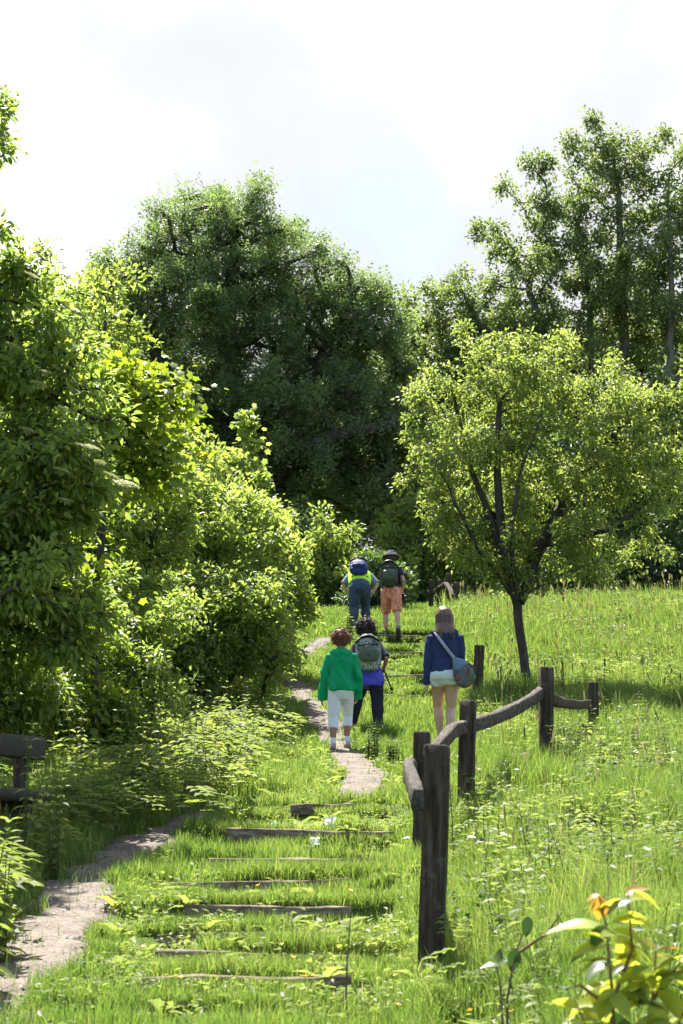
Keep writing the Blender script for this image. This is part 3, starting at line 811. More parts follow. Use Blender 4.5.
# ---- behind the walkers
shrub('bush behind the stooping walker in the yellow vest, at the top of the steps', 40, 330, [(320, 560, 44, 32), (345, 585, 34, 26), (300, 590, 36, 30)], 520, 17000, .11, T_OVATE, L_SHRUB, 151, spread=.2, stems=4, r=.05, step=.3, gscale=.7, rbase=.3)
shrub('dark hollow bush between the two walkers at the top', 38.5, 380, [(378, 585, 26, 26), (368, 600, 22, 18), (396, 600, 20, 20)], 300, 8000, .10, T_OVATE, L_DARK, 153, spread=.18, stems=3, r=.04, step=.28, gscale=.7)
shrub('light bush behind the walker in the bucket hat', 44, 420, [(410, 550, 36, 40), (440, 545, 34, 44), (425, 510, 36, 34), (400, 590, 24, 22)], 620, 20000, .11, T_OVATE, L_SHRUB, 155, spread=.2, stems=4, r=.06, step=.3, gscale=.7)
shrub('bush behind the small far fence, under the light green tree', 44.5, 480, [(470, 560, 42, 40), (510, 570, 44, 36), (490, 590, 50, 24)], 560, 17000, .11, T_OVATE, L_SHRUB, 157, spread=.2, stems=4, r=.06, step=.3, gscale=.7, rbase=.35)
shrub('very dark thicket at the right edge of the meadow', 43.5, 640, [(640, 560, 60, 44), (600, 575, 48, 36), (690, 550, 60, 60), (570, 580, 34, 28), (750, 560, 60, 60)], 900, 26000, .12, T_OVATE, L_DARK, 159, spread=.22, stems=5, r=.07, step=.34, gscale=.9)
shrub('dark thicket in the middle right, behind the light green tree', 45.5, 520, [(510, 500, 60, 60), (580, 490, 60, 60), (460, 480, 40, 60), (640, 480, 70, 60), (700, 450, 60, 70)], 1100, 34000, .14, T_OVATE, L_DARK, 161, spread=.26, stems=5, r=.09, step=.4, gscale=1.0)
shrub('dark green tree joining the ash and the tall right-hand tree', 49, 425, [(425, 350, 40, 56), (415, 420, 50, 60), (440, 480, 60, 60), (400, 500, 50, 60), (455, 400, 40, 50)], 1000, 36000, .14, T_OVATE, L_TALL, 163, spread=.26, stems=4, r=.14, step=.4, gscale=1.0)
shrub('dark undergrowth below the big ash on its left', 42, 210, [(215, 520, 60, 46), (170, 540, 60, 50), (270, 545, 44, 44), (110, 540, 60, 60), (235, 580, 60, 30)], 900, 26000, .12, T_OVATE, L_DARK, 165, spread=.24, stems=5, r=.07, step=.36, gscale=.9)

# ---- woodland farther back: individual copies of one woodland tree
wood, *_ = tree('woodland_tree', 'woodland tree far behind, seen through the gap left of the big ash', 'tree', 60, (100, 60),
     [[None, (100, 500, 60), (100, 380, 60)], [(100, 500, 60), (60, 400, 60)], [(100, 500, 60), (140, 400, 60)]],
     [(100, 350, 70, 55), (60, 410, 60, 70), (140, 410, 60, 70), (100, 480, 90, 80), (100, 550, 80, 60)], 900, 24000, .24, T_OVATE, L_TALL, 171, .25, step=.55, kill=.8, infl=3, gap=.35, gscale=1.4, spread=.36, tipk=3.4, depth=1)
WL = [(-20, 62, 1.0, 'woodland tree far behind the elder, at the far left'), (210, 63, .95, 'woodland tree hidden behind the left half of the ash'), (330, 62, .95, 'woodland tree hidden behind the right half of the ash'),
      (430, 60, 1.0, 'woodland tree far behind the gap between the ash and the tall tree'), (530, 63, 1.05, 'woodland tree far behind the light green tree'), (640, 61, 1.05, 'woodland tree far behind the tall tree'),
      (760, 60, 1.1, 'woodland tree far behind, beyond the right edge'), (-160, 58, 1.0, 'woodland tree far behind, beyond the left edge')]
wood['group'] = 'woodland trees far behind'
for k, (px, Y, s, lb) in enumerate(WL):
    p_ = at(px, 600, Y); copy_thing(wood, (p_[0], Y, G(p_[0], Y) - .1), k * 1.3, s, lb, 'woodland trees far behind')
# ------------------------------------------------------------------ weathered timber
def timber(name, a, b_, c, rings=(4, 4, .35), lichen=(.16, .17, .12)):
    """weathered wood: long dark grain, drying cracks and grey-green lichen patches"""
    m, nt, out = new_mat(name); tc = N(nt, 'ShaderNodeTexCoord'); mp = N(nt, 'ShaderNodeMapping'); mp.inputs['Scale'].default_value = rings
    nt.links.new(tc.outputs['Object'], mp.inputs[0])
    g = N(nt, 'ShaderNodeTexNoise'); g.inputs['Scale'].default_value = 7; g.inputs['Detail'].default_value = 10; g.inputs['Roughness'].default_value = .7; nt.links.new(mp.outputs[0], g.inputs['Vector'])
    c1 = ramp(nt, g.outputs['Fac'], [(.28, tuple(v * .4 for v in a)), (.42, a), (.55, b_), (.75, c)])
    l = N(nt, 'ShaderNodeTexNoise'); l.inputs['Scale'].default_value = 11; l.inputs['Detail'].default_value = 8; l.inputs['Roughness'].default_value = .75; nt.links.new(tc.outputs['Object'], l.inputs['Vector'])
    lm = N(nt, 'ShaderNodeMapRange'); lm.inputs[1].default_value = .56; lm.inputs[2].default_value = .66; lm.inputs[4].default_value = .75; nt.links.new(l.outputs['Fac'], lm.inputs[0])
    mx = N(nt, 'ShaderNodeMix', data_type='RGBA'); nt.links.new(lm.outputs[0], mx.inputs['Factor']); nt.links.new(c1, mx.inputs[6]); mx.inputs[7].default_value = (*lichen, 1)
    p = N(nt, 'ShaderNodeBsdfPrincipled'); p.inputs['Roughness'].default_value = .85; p.inputs['Specular IOR Level'].default_value = .2; nt.links.new(mx.outputs[2], p.inputs['Base Color'])
    b = N(nt, 'ShaderNodeBump'); b.inputs['Strength'].default_value = 1; b.inputs['Distance'].default_value = .02; nt.links.new(g.outputs['Fac'], b.inputs['Height'])
    nt.links.new(b.outputs[0], p.inputs['Normal']); nt.links.new(p.outputs[0], out.inputs[0]); return m


M_WOOD = timber('weathered_timber', (.028, .020, .013), (.06, .044, .031), (.125, .098, .072), lichen=(.12, .115, .075))
M_RAIL = timber('weathered_rail', (.03, .024, .02), (.07, .058, .05), (.15, .13, .115), rings=(5, 1.2, 5), lichen=(.17, .17, .14))
M_PLANK = noise_mat('bench_timber', [(.25, (.011, .009, .0075)), (.5, (.026, .021, .018)), (.8, (.06, .05, .043))], scale=5, detail=9, rough=.75, bump=.8, bscale=20, stretch=(3, 3, 3), bdist=.01)
M_BOARD = timber('step_timber', (.10, .072, .046), (.21, .16, .115), (.40, .34, .27), rings=(1.2, 5, 5), lichen=(.13, .13, .06))


def beam(P, w, h, up=(0, 0, 1), ch=.12, jit=.003, seed=0, sub=8):
    """chamfered rectangular bar along polyline P; w across, h along up. returns MB"""
    P = np.asarray(P, float)
    t = np.linspace(0, 1, sub + 1) * (len(P) - 1)
    Q = np.stack([np.interp(t, np.arange(len(P)), P[:, k]) for k in range(3)], 1)
    T = unit(np.gradient(Q, axis=0)); U = np.asarray(up, float)[None] - T * (T @ np.asarray(up, float))[:, None]; U = unit(U); A = np.cross(T, U)
    rs = RS(seed); c = ch
    W = np.interp(t, np.arange(len(P)), w) if np.ndim(w) else np.full(len(Q), w); H = np.interp(t, np.arange(len(P)), h) if np.ndim(h) else np.full(len(Q), h)
    sec = np.array([(-1, -1 + c), (-1 + c, -1), (1 - c, -1), (1, -1 + c), (1, 1 - c), (1 - c, 1), (-1 + c, 1), (-1, 1 - c)]) * .5
    V = Q[:, None] + A[:, None] * (sec[None, :, 0:1] * W[:, None, None]) + U[:, None] * (sec[None, :, 1:2] * H[:, None, None])
    V = V + rs.normal(0, jit, V.shape)
    # slightly rounded, worn ends
    e0 = V[0].mean(0); V0 = e0 + (V[0] - e0) * .86 - T[0] * .008; e1 = V[-1].mean(0); V1 = e1 + (V[-1] - e1) * .86 + T[-1] * .008
    V = np.concatenate([V0[None], V, V1[None]]); n = 8; m = len(V)
    i = np.arange(m - 1)[:, None] * n; j = np.arange(n)[None]; j2 = (j + 1) % n
    F = np.stack([i + j, i + j2, i + n + j2, i + n + j], -1).reshape(-1, 4)
    mb = MB(); Vf = V.reshape(-1, 3); mb.put(Vf, F)
    mb.put(Vf[:8], [(0, 7, 6, 5), (0, 5, 4, 3), (0, 3, 2, 1)]); mb.put(Vf[-8:], [(0, 1, 2, 3), (0, 3, 4, 5), (0, 5, 6, 7)])
    return mb


def shift(mb, o):
    mb.V = [v - np.asarray(o) for v in mb.V]; return mb


# ---- timber edges of the steps
for k, (Y, x0, x1) in enumerate(STEPS):
    c = (x0 + x1) / 2; zt = G(c, Y + .08) + .012
    hw = (x1 - x0) / 2 + .02 * ((k * 5) % 4)
    P = [(-hw, 0, 0), (-hw * .3, .012 * (k % 3 - 1), .004), (hw * .4, -.01, -.006), (hw, .01 * (k % 2), .004)]
    mb = beam(P, .06, .10 if k < 9 else .06, ch=.2, jit=.004, seed=k)
    o = mb.build('step_board', M_BOARD)
    o.location = (c, Y - .02, zt - (.05 if k < 9 else .03)); o.rotation_euler = (0, .012 * ((k * 7) % 5 - 2), .03 * ((k * 3) % 5 - 2))
    ords = ['lowest', 'second lowest', 'third lowest', 'fourth lowest', 'fifth lowest', 'sixth lowest', 'seventh lowest', 'eighth lowest', 'topmost']
    ords2 = ['lowest', 'second', 'third', 'highest']
    lb = ('weathered timber step edge in the grass, %s of the lower flight' % ords[k]) if k < 9 else ('weathered timber step edge in the grass, %s of the upper flight' % ords2[k - 9])
    props(o, lb, 'step edge', 'timber step edges set in the grassy slope')

# ---- near fence
fb = gpt(427, 968)
FB = np.array([fb[0], 8.4, G(fb[0], 8.4)])
fence = empty('wooden_fence', FB, 'zigzag fence of dark weathered square posts with pale-topped rails, right of the steps', 'fence')


def post(parent, o, pxb, pxt, Y, pyt, wpx, rz=.2, lean=0, mat=None, nm='post', seed=0):
    b = at(pxb, 700, Y); b[2] = G(b[0], Y) - .15
    t = at(pxt, pyt, Y + lean); w = wpx * Y / FPX
    mb = beam([b, b * .5 + t * .5, t], w, w * .95, up=(math.sin(rz), math.cos(rz), 0), ch=.10, jit=.0022, seed=seed, sub=10)
    return shift(mb, o).build(nm, mat or M_WOOD, parent)


post(fence, FB, 427, 437.5, 8.4, 747, 24.5, rz=.18, seed=1)
post(fence, FB, 419, 422, 12.3, 733, 16, rz=.1, seed=2)
post(fence, FB, 463, 468, 13.8, 702, 15, rz=.25, seed=3)
post(fence, FB, 544, 546, 17.0, 668, 13, rz=-.1, seed=4)
post(fence, FB, 592, 593, 20.0, 683, 10.5, rz=.1, seed=5)
r1 = beam([at(418, 800, 8.25), at(413, 784, 9.0), at(408, 771, 10.4), at(409, 766, 11.6), at(413, 768, 12.3)], .065, .11, ch=.25, jit=.003, seed=6, sub=14)
shift(r1, FB).build('rail', M_RAIL, fence)
r2 = beam([at(426, 760, 12.25), at(441, 744, 12.8), at(452, 731, 13.3), at(463, 727, 13.7)], .075, .105, ch=.22, jit=.003, seed=7)
shift(r2, FB).build('rail', M_RAIL, fence)
r3 = beam([at(469, 726, 13.85), at(492, 719, 14.8), at(515, 709, 15.8), at(534, 698, 16.7), at(541, 692, 17.0)], .075, .11, ch=.22, jit=.003, seed=8, sub=12)
shift(r3, FB).build('rail', M_RAIL, fence)
r4 = beam([at(551, 699, 17.1), at(562, 703, 17.9), at(576, 705, 19), at(589, 704, 19.9)], .075, .10, ch=.22, jit=.003, seed=9)
shift(r4, FB).build('rail', M_WOOD, fence)

b2 = at(477, 700, 24.5); b2[2] = G(b2[0], 24.5)
f2 = empty('wooden_fence', b2, 'single dark fence post with a stub of rail, behind the sling bag', 'fence')
post(f2, b2, 476, 479.5, 24.5, 646, 9.5, seed=11)
shift(beam([at(475, 671, 24.4), at(466, 666, 23.9), at(457, 662, 23.4)], .07, .11, seed=12), b2).build('rail', M_WOOD, f2)

b3 = at(440, 700, 39); b3[2] = G(b3[0], 39)
f3 = empty('wooden_fence', b3, 'small far fence at the top of the hill with zigzag white-topped rails', 'fence')
for k, (pb, pt, Y, top, w) in enumerate(((431.5, 431.7, 39.5, 580, 4.4), (439.5, 440, 39.2, 580, 4.4), (448, 449, 38.6, 574, 4.8), (455.5, 456.3, 38, 583, 4.8))):
    post(f3, b3, pb, pt, Y, top, w, seed=20 + k, nm='post')
shift(beam([at(428, 592, 39.5), at(434, 592, 39.4), at(440, 588, 39.1)], .08, .09, seed=25), b3).build('rail', M_RAIL, f3)
shift(beam([at(440, 588, 39.1), at(446, 583, 38.7)], .08, .09, seed=26), b3).build('rail', M_RAIL, f3)
shift(beam([at(446, 583.5, 38.5), at(453.5, 596, 37.9)], .10, .07, seed=27), b3).build('rail', M_RAIL, f3)

# ---- bench on the left, mostly outside the picture
A1, A2 = at(-75, 0, 10.6), at(44, 0, 12.0)
dirb = unit(np.array([A2[0] - A1[0], A2[1] - A1[1], 0])); nb = np.array([dirb[1], -dirb[0], 0])
s1 = at(30, 797, 12.0); s0 = s1 - dirb * 1.7
bk1 = at(42, 749, 12.3); bk0 = bk1 - dirb * 1.7
B0 = np.array([s1[0] - .8 * dirb[0], s1[1] - .8 * dirb[1], 0]); B0[2] = G(B0[0], B0[1])
bench = empty('bench', B0, 'dark weathered wooden bench half hidden by nettles at the left edge', 'bench')
def lvl(p, dz): q = p.copy(); q[2] += dz; return q
shift(beam([lvl(s0, -.0), s1], .34, .085, seed=31, ch=.15), B0).build('seat', M_PLANK, bench)
shift(beam([lvl(bk0, 0), bk1], .05, .16, seed=32, ch=.2), B0).build('backrest', M_PLANK, bench)
for k, f_ in enumerate((.12, .88)):
    q = s0 + (s1 - s0) * f_; q2 = q.copy(); q2[2] = G(q[0], q[1]) - .1; q3 = q.copy(); q3[2] -= .045
    shift(beam([q2, q3], .24, .09, up=tuple(dirb), seed=33 + k), B0).build('leg', M_WOOD, bench)
    q = bk0 + (bk1 - bk0) * f_; q = q - nb * .05 * np.sign(nb[0]); q2 = q.copy(); q2[2] = G(q[0], q[1]) - .1; q3 = q.copy(); q3[2] += .07
    shift(beam([q2, q3], .07, .07, up=tuple(dirb), seed=35 + k), B0).build('back_post', M_WOOD, bench)

# ---- crumpled paper in the grass, pale stones
M_PAPER = flat('white_paper', (.78, .78, .76), rough=.7, bump=.1, var=.04)
for k, (px, py, s, lb) in enumerate(((315, 838, .034, 'crumpled scrap of white paper in the grass, the left of two'), (330, 830, .028, 'flat torn strip of white paper in the grass, the right of two'), (274, 821, .03, 'small white scrap of litter in the grass, alone above the other two'))):
    g = gpt(px, py); rs = RS(50 + k)
    n = 9; u, v = np.meshgrid(np.linspace(-1, 1, n), np.linspace(-1, 1, n)); u = u.ravel(); v = v.ravel()
    zc = (fbm(u * 1.6 + k * 3, v * 1.6, 60 + k) - .5) * s * (2.0 if k != 1 else .9)
    V = np.stack([u * s * (1 if k != 1 else 1.5) + rs.normal(0, .003, n * n), v * s * .8 + rs.normal(0, .003, n * n), zc + .05 + .03 * v], 1)
    i = np.arange(n - 1)[:, None] * n + np.arange(n - 1)[None]
    F = np.stack([i, i + 1, i + n + 1, i + n], -1).reshape(-1, 4)
    V2 = V.copy(); V2[:, 2] -= .0015
    o = add('paper_scrap', np_mesh('paper_scrap', np.concatenate([V, V2]), [F, F[:, ::-1] + n * n], M_PAPER)); o.location = (g[0], g[1], g[2] + .02)
    props(o, lb, 'litter', 'white litter in the grass')

# ------------------------------------------------------------------ weeds
def parts(L):
    V = []; F = []; o = 0
    for v, f in L:
        f = np.asarray(f)
        if f.shape[1] == 4: f = np.concatenate([f[:, :3], f[:, [0, 2, 3]]])
        V.append(v); F.append(f + o); o += len(v)
    return np.concatenate(V), np.concatenate(F)


def w_nettle(seed, h=.5, T=T_OVATE, ls=.085, gap=.055, bare=.12):
    rs = RS(seed); lean = rs.normal(0, .08, 2)
    P = [(lean[0] * t * t * h, lean[1] * t * t * h, t * h) for t in (0, .33, .66, 1)]
    L = [loft(P, [.003, .003, .0025, .0015], 3)[:2]]
    n = int((h - bare) / gap); pos = []; d = []; s = []
    for k in range(n + 1):
        t = (bare + k * gap) / h; a = k * 1.57 + rs.normal(0, .25)
        for q in (0, math.pi):
            pos.append((lean[0] * t * t * h, lean[1] * t * t * h, t * h)); d.append((math.cos(a + q), math.sin(a + q), .35 if t > .8 else -.15)); s.append(ls * (1.1 - .6 * t) * rs.uniform(.8, 1.2))
    L.append(place(T, np.array(pos), np.array(d), np.tile([0, 0, 1.], (len(d), 1)) + rs.normal(0, .2, (len(d), 3)), np.array(s)))
    return parts(L)


def w_rosette(seed, n=9, l=.2, T=T_OVATE, nar=.6, up=.7):
    rs = RS(seed); a = rs.uniform(0, 6.28, n) ; d = np.stack([np.cos(a), np.sin(a), rs.uniform(.1, 1, n) * up], 1)
    Tn = (T[0] * np.array([nar, 1, 1.6]), T[1])
    return place(Tn, np.zeros((n, 3)), d, np.tile([0, 0, 1.], (n, 1)), l * rs.uniform(.6, 1.2, n))


def w_clump(seed, n=36, r=.12, h=.1, ls=.035, T=T_LEAF):
    rs = RS(seed); p = rs.normal(0, r * .5, (n, 3)); p[:, 2] = np.abs(rs.normal(h * .6, h * .35, n)); a = rs.uniform(0, 6.28, n)
    d = np.stack([np.cos(a), np.sin(a), rs.normal(0, .3, n)], 1)
    return place(T, p, d, np.array([0, 0, .9]) + rs.normal(0, .4, (n, 3)), ls * rs.uniform(.7, 1.3, n))


def w_umbel(seed, h=.45):
    rs = RS(seed); L = []; n = 5; 
    for k in range(n):
        a = rs.uniform(0, 6.28); l = h * rs.uniform(.6, 1)
        P = [(0, 0, 0), (math.cos(a) * l * .2, math.sin(a) * l * .2, l * .6), (math.cos(a) * l * .55, math.sin(a) * l * .55, l * .9)]
        L.append(loft(P, [.0025, .002, .001], 3)[:2])
        L.append(place(T_PINN, np.array([P[1], P[2]]), np.array([(math.cos(a), math.sin(a), .3), (math.cos(a), math.sin(a), -.1)]), np.array([(0, 0, 1.), (0, 0, 1.)]), np.array([.13, .2]) * h / .45))
    return parts(L)


def scatter_T(name, T, x, y, s, seed, mat, label, cat, tilt=.12, dz=0):
    rs = RS(seed); n = len(x); a = rs.uniform(0, 6.28, n)
    V = T[0]; ca, sa = np.cos(a)[:, None], np.sin(a)[:, None]
    X = V[None, :, 0] * ca - V[None, :, 1] * sa; Yv = V[None, :, 0] * sa + V[None, :, 1] * ca; Z = np.repeat(V[None, :, 2], n, 0)
    tx, ty = rs.normal(0, tilt, (2, n, 1))
    P = np.stack([(X + Z * tx) * s[:, None] + x[:, None], (Yv + Z * ty) * s[:, None] + y[:, None], Z * s[:, None] + ground(x, y)[:, None] + dz], -1).reshape(-1, 3)
    F = (T[1][None] + (np.arange(n) * len(V))[:, None, None]).reshape(-1, 3)
    r = (.45 + rs.normal(0, .2, n)).clip(0, 1)
    return P, F, (np.repeat(r, len(V)) + rs.normal(0, .06, n * len(V))).clip(0, 1)


L_WEED = leaf_mat('weed_leaf', [(.10, .135, .045), (.155, .195, .06), (.21, .245, .075)], (1.5, 1.5, .95), tw=.56, rough=.5, spec=.25)
L_WEED2 = leaf_mat('grey_green_weed_leaf', [(.055, .08, .035), (.09, .125, .05), (.14, .175, .075)], (1.3, 1.45, .75), tw=.46, rough=.48, spec=.3)


def weeds(name, label, Ts, cond, bins, size, mat, seed, cluster=.5):
    rs = RS(seed); Vs = []; Fs = []; Rs = []; o = 0
    for y0, y1, dens in bins:
        x, y = scatter(y0, y1, dens, rs, 1.2)
        q = cond(x, y) * smooth(cluster - .12, cluster + .12, fbm(x * 1.1 + seed, y * 1.1, seed)) > rs.rand(len(x))
        q &= path_sd(x, y) > .06
        x, y = x[q], y[q]; w_ = rs.randint(0, len(Ts), len(x))
        for k, T in enumerate(Ts):
            m_ = w_ == k
            if not m_.any(): continue
            P, F, r = scatter_T(name, T, x[m_], y[m_], rs.uniform(size[0], size[1], m_.sum()), seed + k, mat, '', '')
            Vs.append(P); Fs.append(F + o); Rs.append(r); o += len(P)
    ob = add(name, np_mesh(name, np.concatenate(Vs), np.concatenate(Fs), mat, False, np.concatenate(Rs))); props(ob, label, 'weeds', kind='stuff')


leftc = lambda x, y: smooth(.0, .5, -x - np.interp(y, [6, 9, 12, 14, 20, 26, 34], [1.6, 1.75, 1.5, .75, .55, .95, .7]))
rightc = lambda x, y: smooth(.0, .5, x - np.interp(y, [6, 9, 14, 20, 26, 34], [.45, .55, .75, 1.6, 2.0, 2.2]))
midc = lambda x, y: 1 - np.maximum(leftc(x, y), rightc(x, y))
weeds('tall_weeds', 'nettles and hedge herbs growing thickly on the left bank', [w_nettle(1, .5), w_nettle(2, .42), w_nettle(3, .6), w_umbel(4, .5), w_umbel(5, .4)], leftc, ((6.5, 16, 26), (16, 24, 30), (24, 34, 26), (34, 42, 14)), (.6, 1.45), L_WEED, 61, .36)
weeds('meadow_weeds', 'broad-leaved weeds scattered through the right-hand meadow', [w_nettle(6, .38), w_nettle(7, .3, ls=.06, gap=.035), w_umbel(8, .35), w_rosette(9, 10, .2), w_clump(10, 60, .22, .26, .06), w_nettle(19, .34, ls=.11, gap=.06), w_rosette(21, 12, .26, up=1.2)], rightc, ((6, 13, 60), (13, 20, 50), (20, 30, 24), (30, 42, 9)), (.6, 1.25), L_WEED, 63, .44)
weeds('dark_weeds', 'darker grey-green weeds in the meadow and by the posts', [w_nettle(16, .4, ls=.07, gap=.04), w_clump(17, 60, .2, .25, .045), w_umbel(18, .3)], rightc, ((6, 13, 20), (13, 20, 18), (20, 32, 9), (32, 42, 5)), (.6, 1.4), L_WEED2, 65, .50)
weeds('low_weeds', 'low rosettes and clover between the grass on the steps', [w_rosette(11, 9, .10), w_clump(12, 40, .12, .07, .03), w_rosette(13, 7, .14, up=.9), w_clump(14, 30, .10, .10, .035)], midc, ((6, 13, 60), (13, 20, 40), (20, 30, 16), (30, 40, 8)), (.6, 1.3), L_WEED, 67, .46)

# ---- single plants one can pick out
M_STALK = flat('brown_stalk', (.11, .075, .045), bump=.3)


def stalk(px, py, pyt, Y, label, kind='nettle', n=1, cat='weed', ls=.07, mat=L_WEED, gap=.05, name='nettle_plant'):
    b = at(px, 700, Y); b[2] = G(b[0], Y) - .01; h = at(px, pyt, Y)[2] - b[2]
    rs = RS(int(px * 7 + py) + 999); root = empty(name, b, label, cat)
    Vs = []; st = MB()
    L = []
    for k in range(n):
        o = np.array([rs.normal(0, .035 * (n > 1)), rs.normal(0, .035 * (n > 1)), 0]); hh = h * (1 if k == 0 else rs.uniform(.7, .95))
        if kind == 'nettle':
            v, f = w_nettle(int(px) + k + 999, hh, ls=ls, gap=gap, bare=hh * .15); L.append((v + o, f))
            st.tube([tuple(o), tuple(o + [0, 0, hh * .9])], [.004, .002], 5)
        else:
            lean = rs.normal(0, .05, 2) * hh
            P = [o, o + [lean[0] * .3, lean[1] * .3, hh * .5], o + [lean[0], lean[1], hh]]
            st.tube([tuple(q) for q in P], [.005, .004, .0018], 5)
            m_ = int(60 * hh); t = rs.uniform(.35, 1, m_); a = rs.uniform(0, 6.28, m_)
            pos = np.stack([o[0] + lean[0] * t * t, o[1] + lean[1] * t * t, hh * t], 1)
            d = np.stack([np.cos(a), np.sin(a), rs.uniform(.2, 1.2, m_)], 1)
            L.append(place(T_LEAF, pos, d, np.tile([0, 0, 1.], (m_, 1)) + rs.normal(0, .3, (m_, 3)), np.full(m_, ls * .5) * (1.2 - t * .6)))
    st.build('stem', M_STALK if kind != 'nettle' else mat, root)
    v, f = parts(L); add('leaves', np_mesh('leaves', v, f, mat, False, (.5 + rs.normal(0, .12, len(v))).clip(0, 1)), root)
    return root


stalk(24, 800, 716, 10.6, 'tall nettle standing in front of the bench back', n=2, ls=.10)
stalk(62, 800, 762, 11.2, 'nettles at the free end of the bench', n=4, ls=.09)
stalk(8, 880, 820, 8.6, 'bright broad-leaved nettles at the left edge, below the bench', n=6, ls=.12)
stalk(-8, 940, 800, 8.0, 'nettles cut off by the left edge of the picture', n=7, ls=.12)
stalk(503, 890, 812, 11.0, 'pair of dead brown dock stalks standing in the meadow', 'dock', 2, ls=.03, mat=M_STALK, name='dock_stalk')
stalk(452, 890, 765, 11.5, 'thin dark stalk just right of the nearest post', 'dock', 1, ls=.05, mat=L_WEED2, name='dock_stalk')
stalk(664, 860, 790, 12.2, 'spiky dark weed leaning near the right edge', 'dock', 2, ls=.07, mat=L_WEED2, name='dock_stalk')
stalk(563, 700, 655, 24.5, 'dark spiky weed behind the tall fence post', 'dock', 2, ls=.10, mat=L_WEED2, name='dock_stalk')
stalk(505, 690, 668, 24, 'small dark spiky weed left of the maple trunk', 'dock', 2, ls=.10, mat=L_WEED2, name='dock_stalk')
stalk(556, 790, 712, 16.4, 'leafy plant climbing against the tall fence post', n=5, ls=.075, gap=.035, mat=L_WEED2)
stalk(566, 790, 735, 16.2, 'lower leafy plant right of the tall fence post', n=6, ls=.07, gap=.035, mat=L_WEED2)
stalk(612, 800, 742, 16.8, 'bright yellow-green bushy weed right of the last fence post', n=8, ls=.11, gap=.05, mat=L_LIGHT)
stalk(648, 800, 748, 17.0, 'bright yellow-green bushy weed near the right edge', n=8, ls=.11, gap=.05, mat=L_LIGHT)
stalk(640, 720, 692, 22, 'dark upright bushy weed in the right-hand meadow', n=7, ls=.09, gap=.035, mat=L_WEED2)
stalk(345, 985, 903, 7.6, 'thin grass-like stalk with a dark seed head beside the lowest steps', 'dock', 1, ls=.03, mat=L_WEED2, name='dock_stalk')
stalk(560, 990, 950, 7.4, 'low nettle left of the foreground sapling', n=3, ls=.08)
stalk(372, 735, 722, 19.4, 'grey-green weeds beside the path below the striding walker', n=9, ls=.07, gap=.03, mat=L_WEED2)
stalk(392, 760, 738, 18.2, 'grey-green leafy clump between the path and the fence', n=12, ls=.07, gap=.03, mat=L_WEED2)
stalk(350, 625, 612, 32.0, 'herbs hiding the feet of the walker in the yellow vest', n=12, ls=.11, gap=.05)
stalk(366, 628, 614, 31.8, 'herbs growing between the two upper walkers', n=9, ls=.11, gap=.05)

# ---- buttercups
M_YEL = leaf_mat('buttercup_petal', [(.75, .42, .01), (.85, .55, .02)], (1, 1, .4), tw=.3, rough=.35, spec=.6)
pv = [(0, 0, -.1)]; pf = []
for k in range(5):
    a = k * 1.2566; o = len(pv)
    for r_, d_, z_ in ((.6, -.42, .05), (1, -.25, .3), (1, .25, .3), (.6, .42, .05)): pv.append((r_ * math.cos(a + d_), r_ * math.sin(a + d_), z_))
    pf += [(0, o, o + 1), (0, o + 1, o + 2), (0, o + 2, o + 3)]
pv = np.array(pv) * .014
pm = np_mesh('petals', pv, np.array(pf), M_YEL, False, RS(1).rand(len(pv)))
sm_ = MB(); sm_.tube([(0, 0, -.25), (.01, 0, -.12), (0, 0, -.002)], [.0016, .0014, .001], 4); smm = sm_.mesh('stem', L_WEED)
BP = [(281, 944), (143, 946), (258, 885), (292, 960), (305, 976), (320, 990), (180, 982), (612, 1018), (497, 950), (487, 975), (548, 962), (520, 963), (470, 1014), (512, 1014), (505, 1012), (558, 1017), (398, 1012),
      (463, 897), (470, 902), (500, 905), (560, 885), (575, 893), (608, 885), (640, 900), (655, 880), (520, 868), (596, 868), (540, 840), (620, 845), (650, 836), (670, 870), (486, 928), (505, 945), (655, 995), (535, 905), (628, 930),
      (575, 940), (350, 890), (246, 775), (250, 768), (112, 790), (600, 822), (580, 805), (667, 815), (645, 928), (530, 1000), (440, 930), (660, 960), (590, 905)]
rs = RS(9)
for k, (px, py) in enumerate(BP):
    g = gpt(px, min(py + 18, 1040)); y_ = g[1]; z_ = at(px, py, y_)[2]
    z_ = max(z_, g[2] + .10)
    root = empty('buttercup', (g[0], y_, z_), 'small yellow buttercup flower open on a thin stem in the grass', 'buttercup', 'buttercups dotted through the grass')
    root.rotation_euler = (rs.normal(-.3, .3), rs.normal(0, .3), rs.uniform(0, 6)); s_ = rs.uniform(.8, 1.25); root.scale = (s_, s_, s_)
    add('petals', pm, root); add('stem', smm, root)

# ---- foreground saplings
L_SAP = leaf_mat('sapling_leaf', [(.20, .25, .05), (.28, .33, .06), (.36, .38, .08)], (1.5, 1.4, .7), tw=.62, rough=.42, spec=.4)
L_TIP = leaf_mat('orange_shoot_leaf', [(.30, .17, .05), (.42, .27, .07)], (1.3, 1.1, .5), tw=.5, rough=.35, spec=.5)
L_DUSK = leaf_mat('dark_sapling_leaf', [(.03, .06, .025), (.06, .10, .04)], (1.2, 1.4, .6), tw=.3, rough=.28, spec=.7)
M_TWIG = flat('red_brown_twig', (.16, .09, .05), bump=.3)
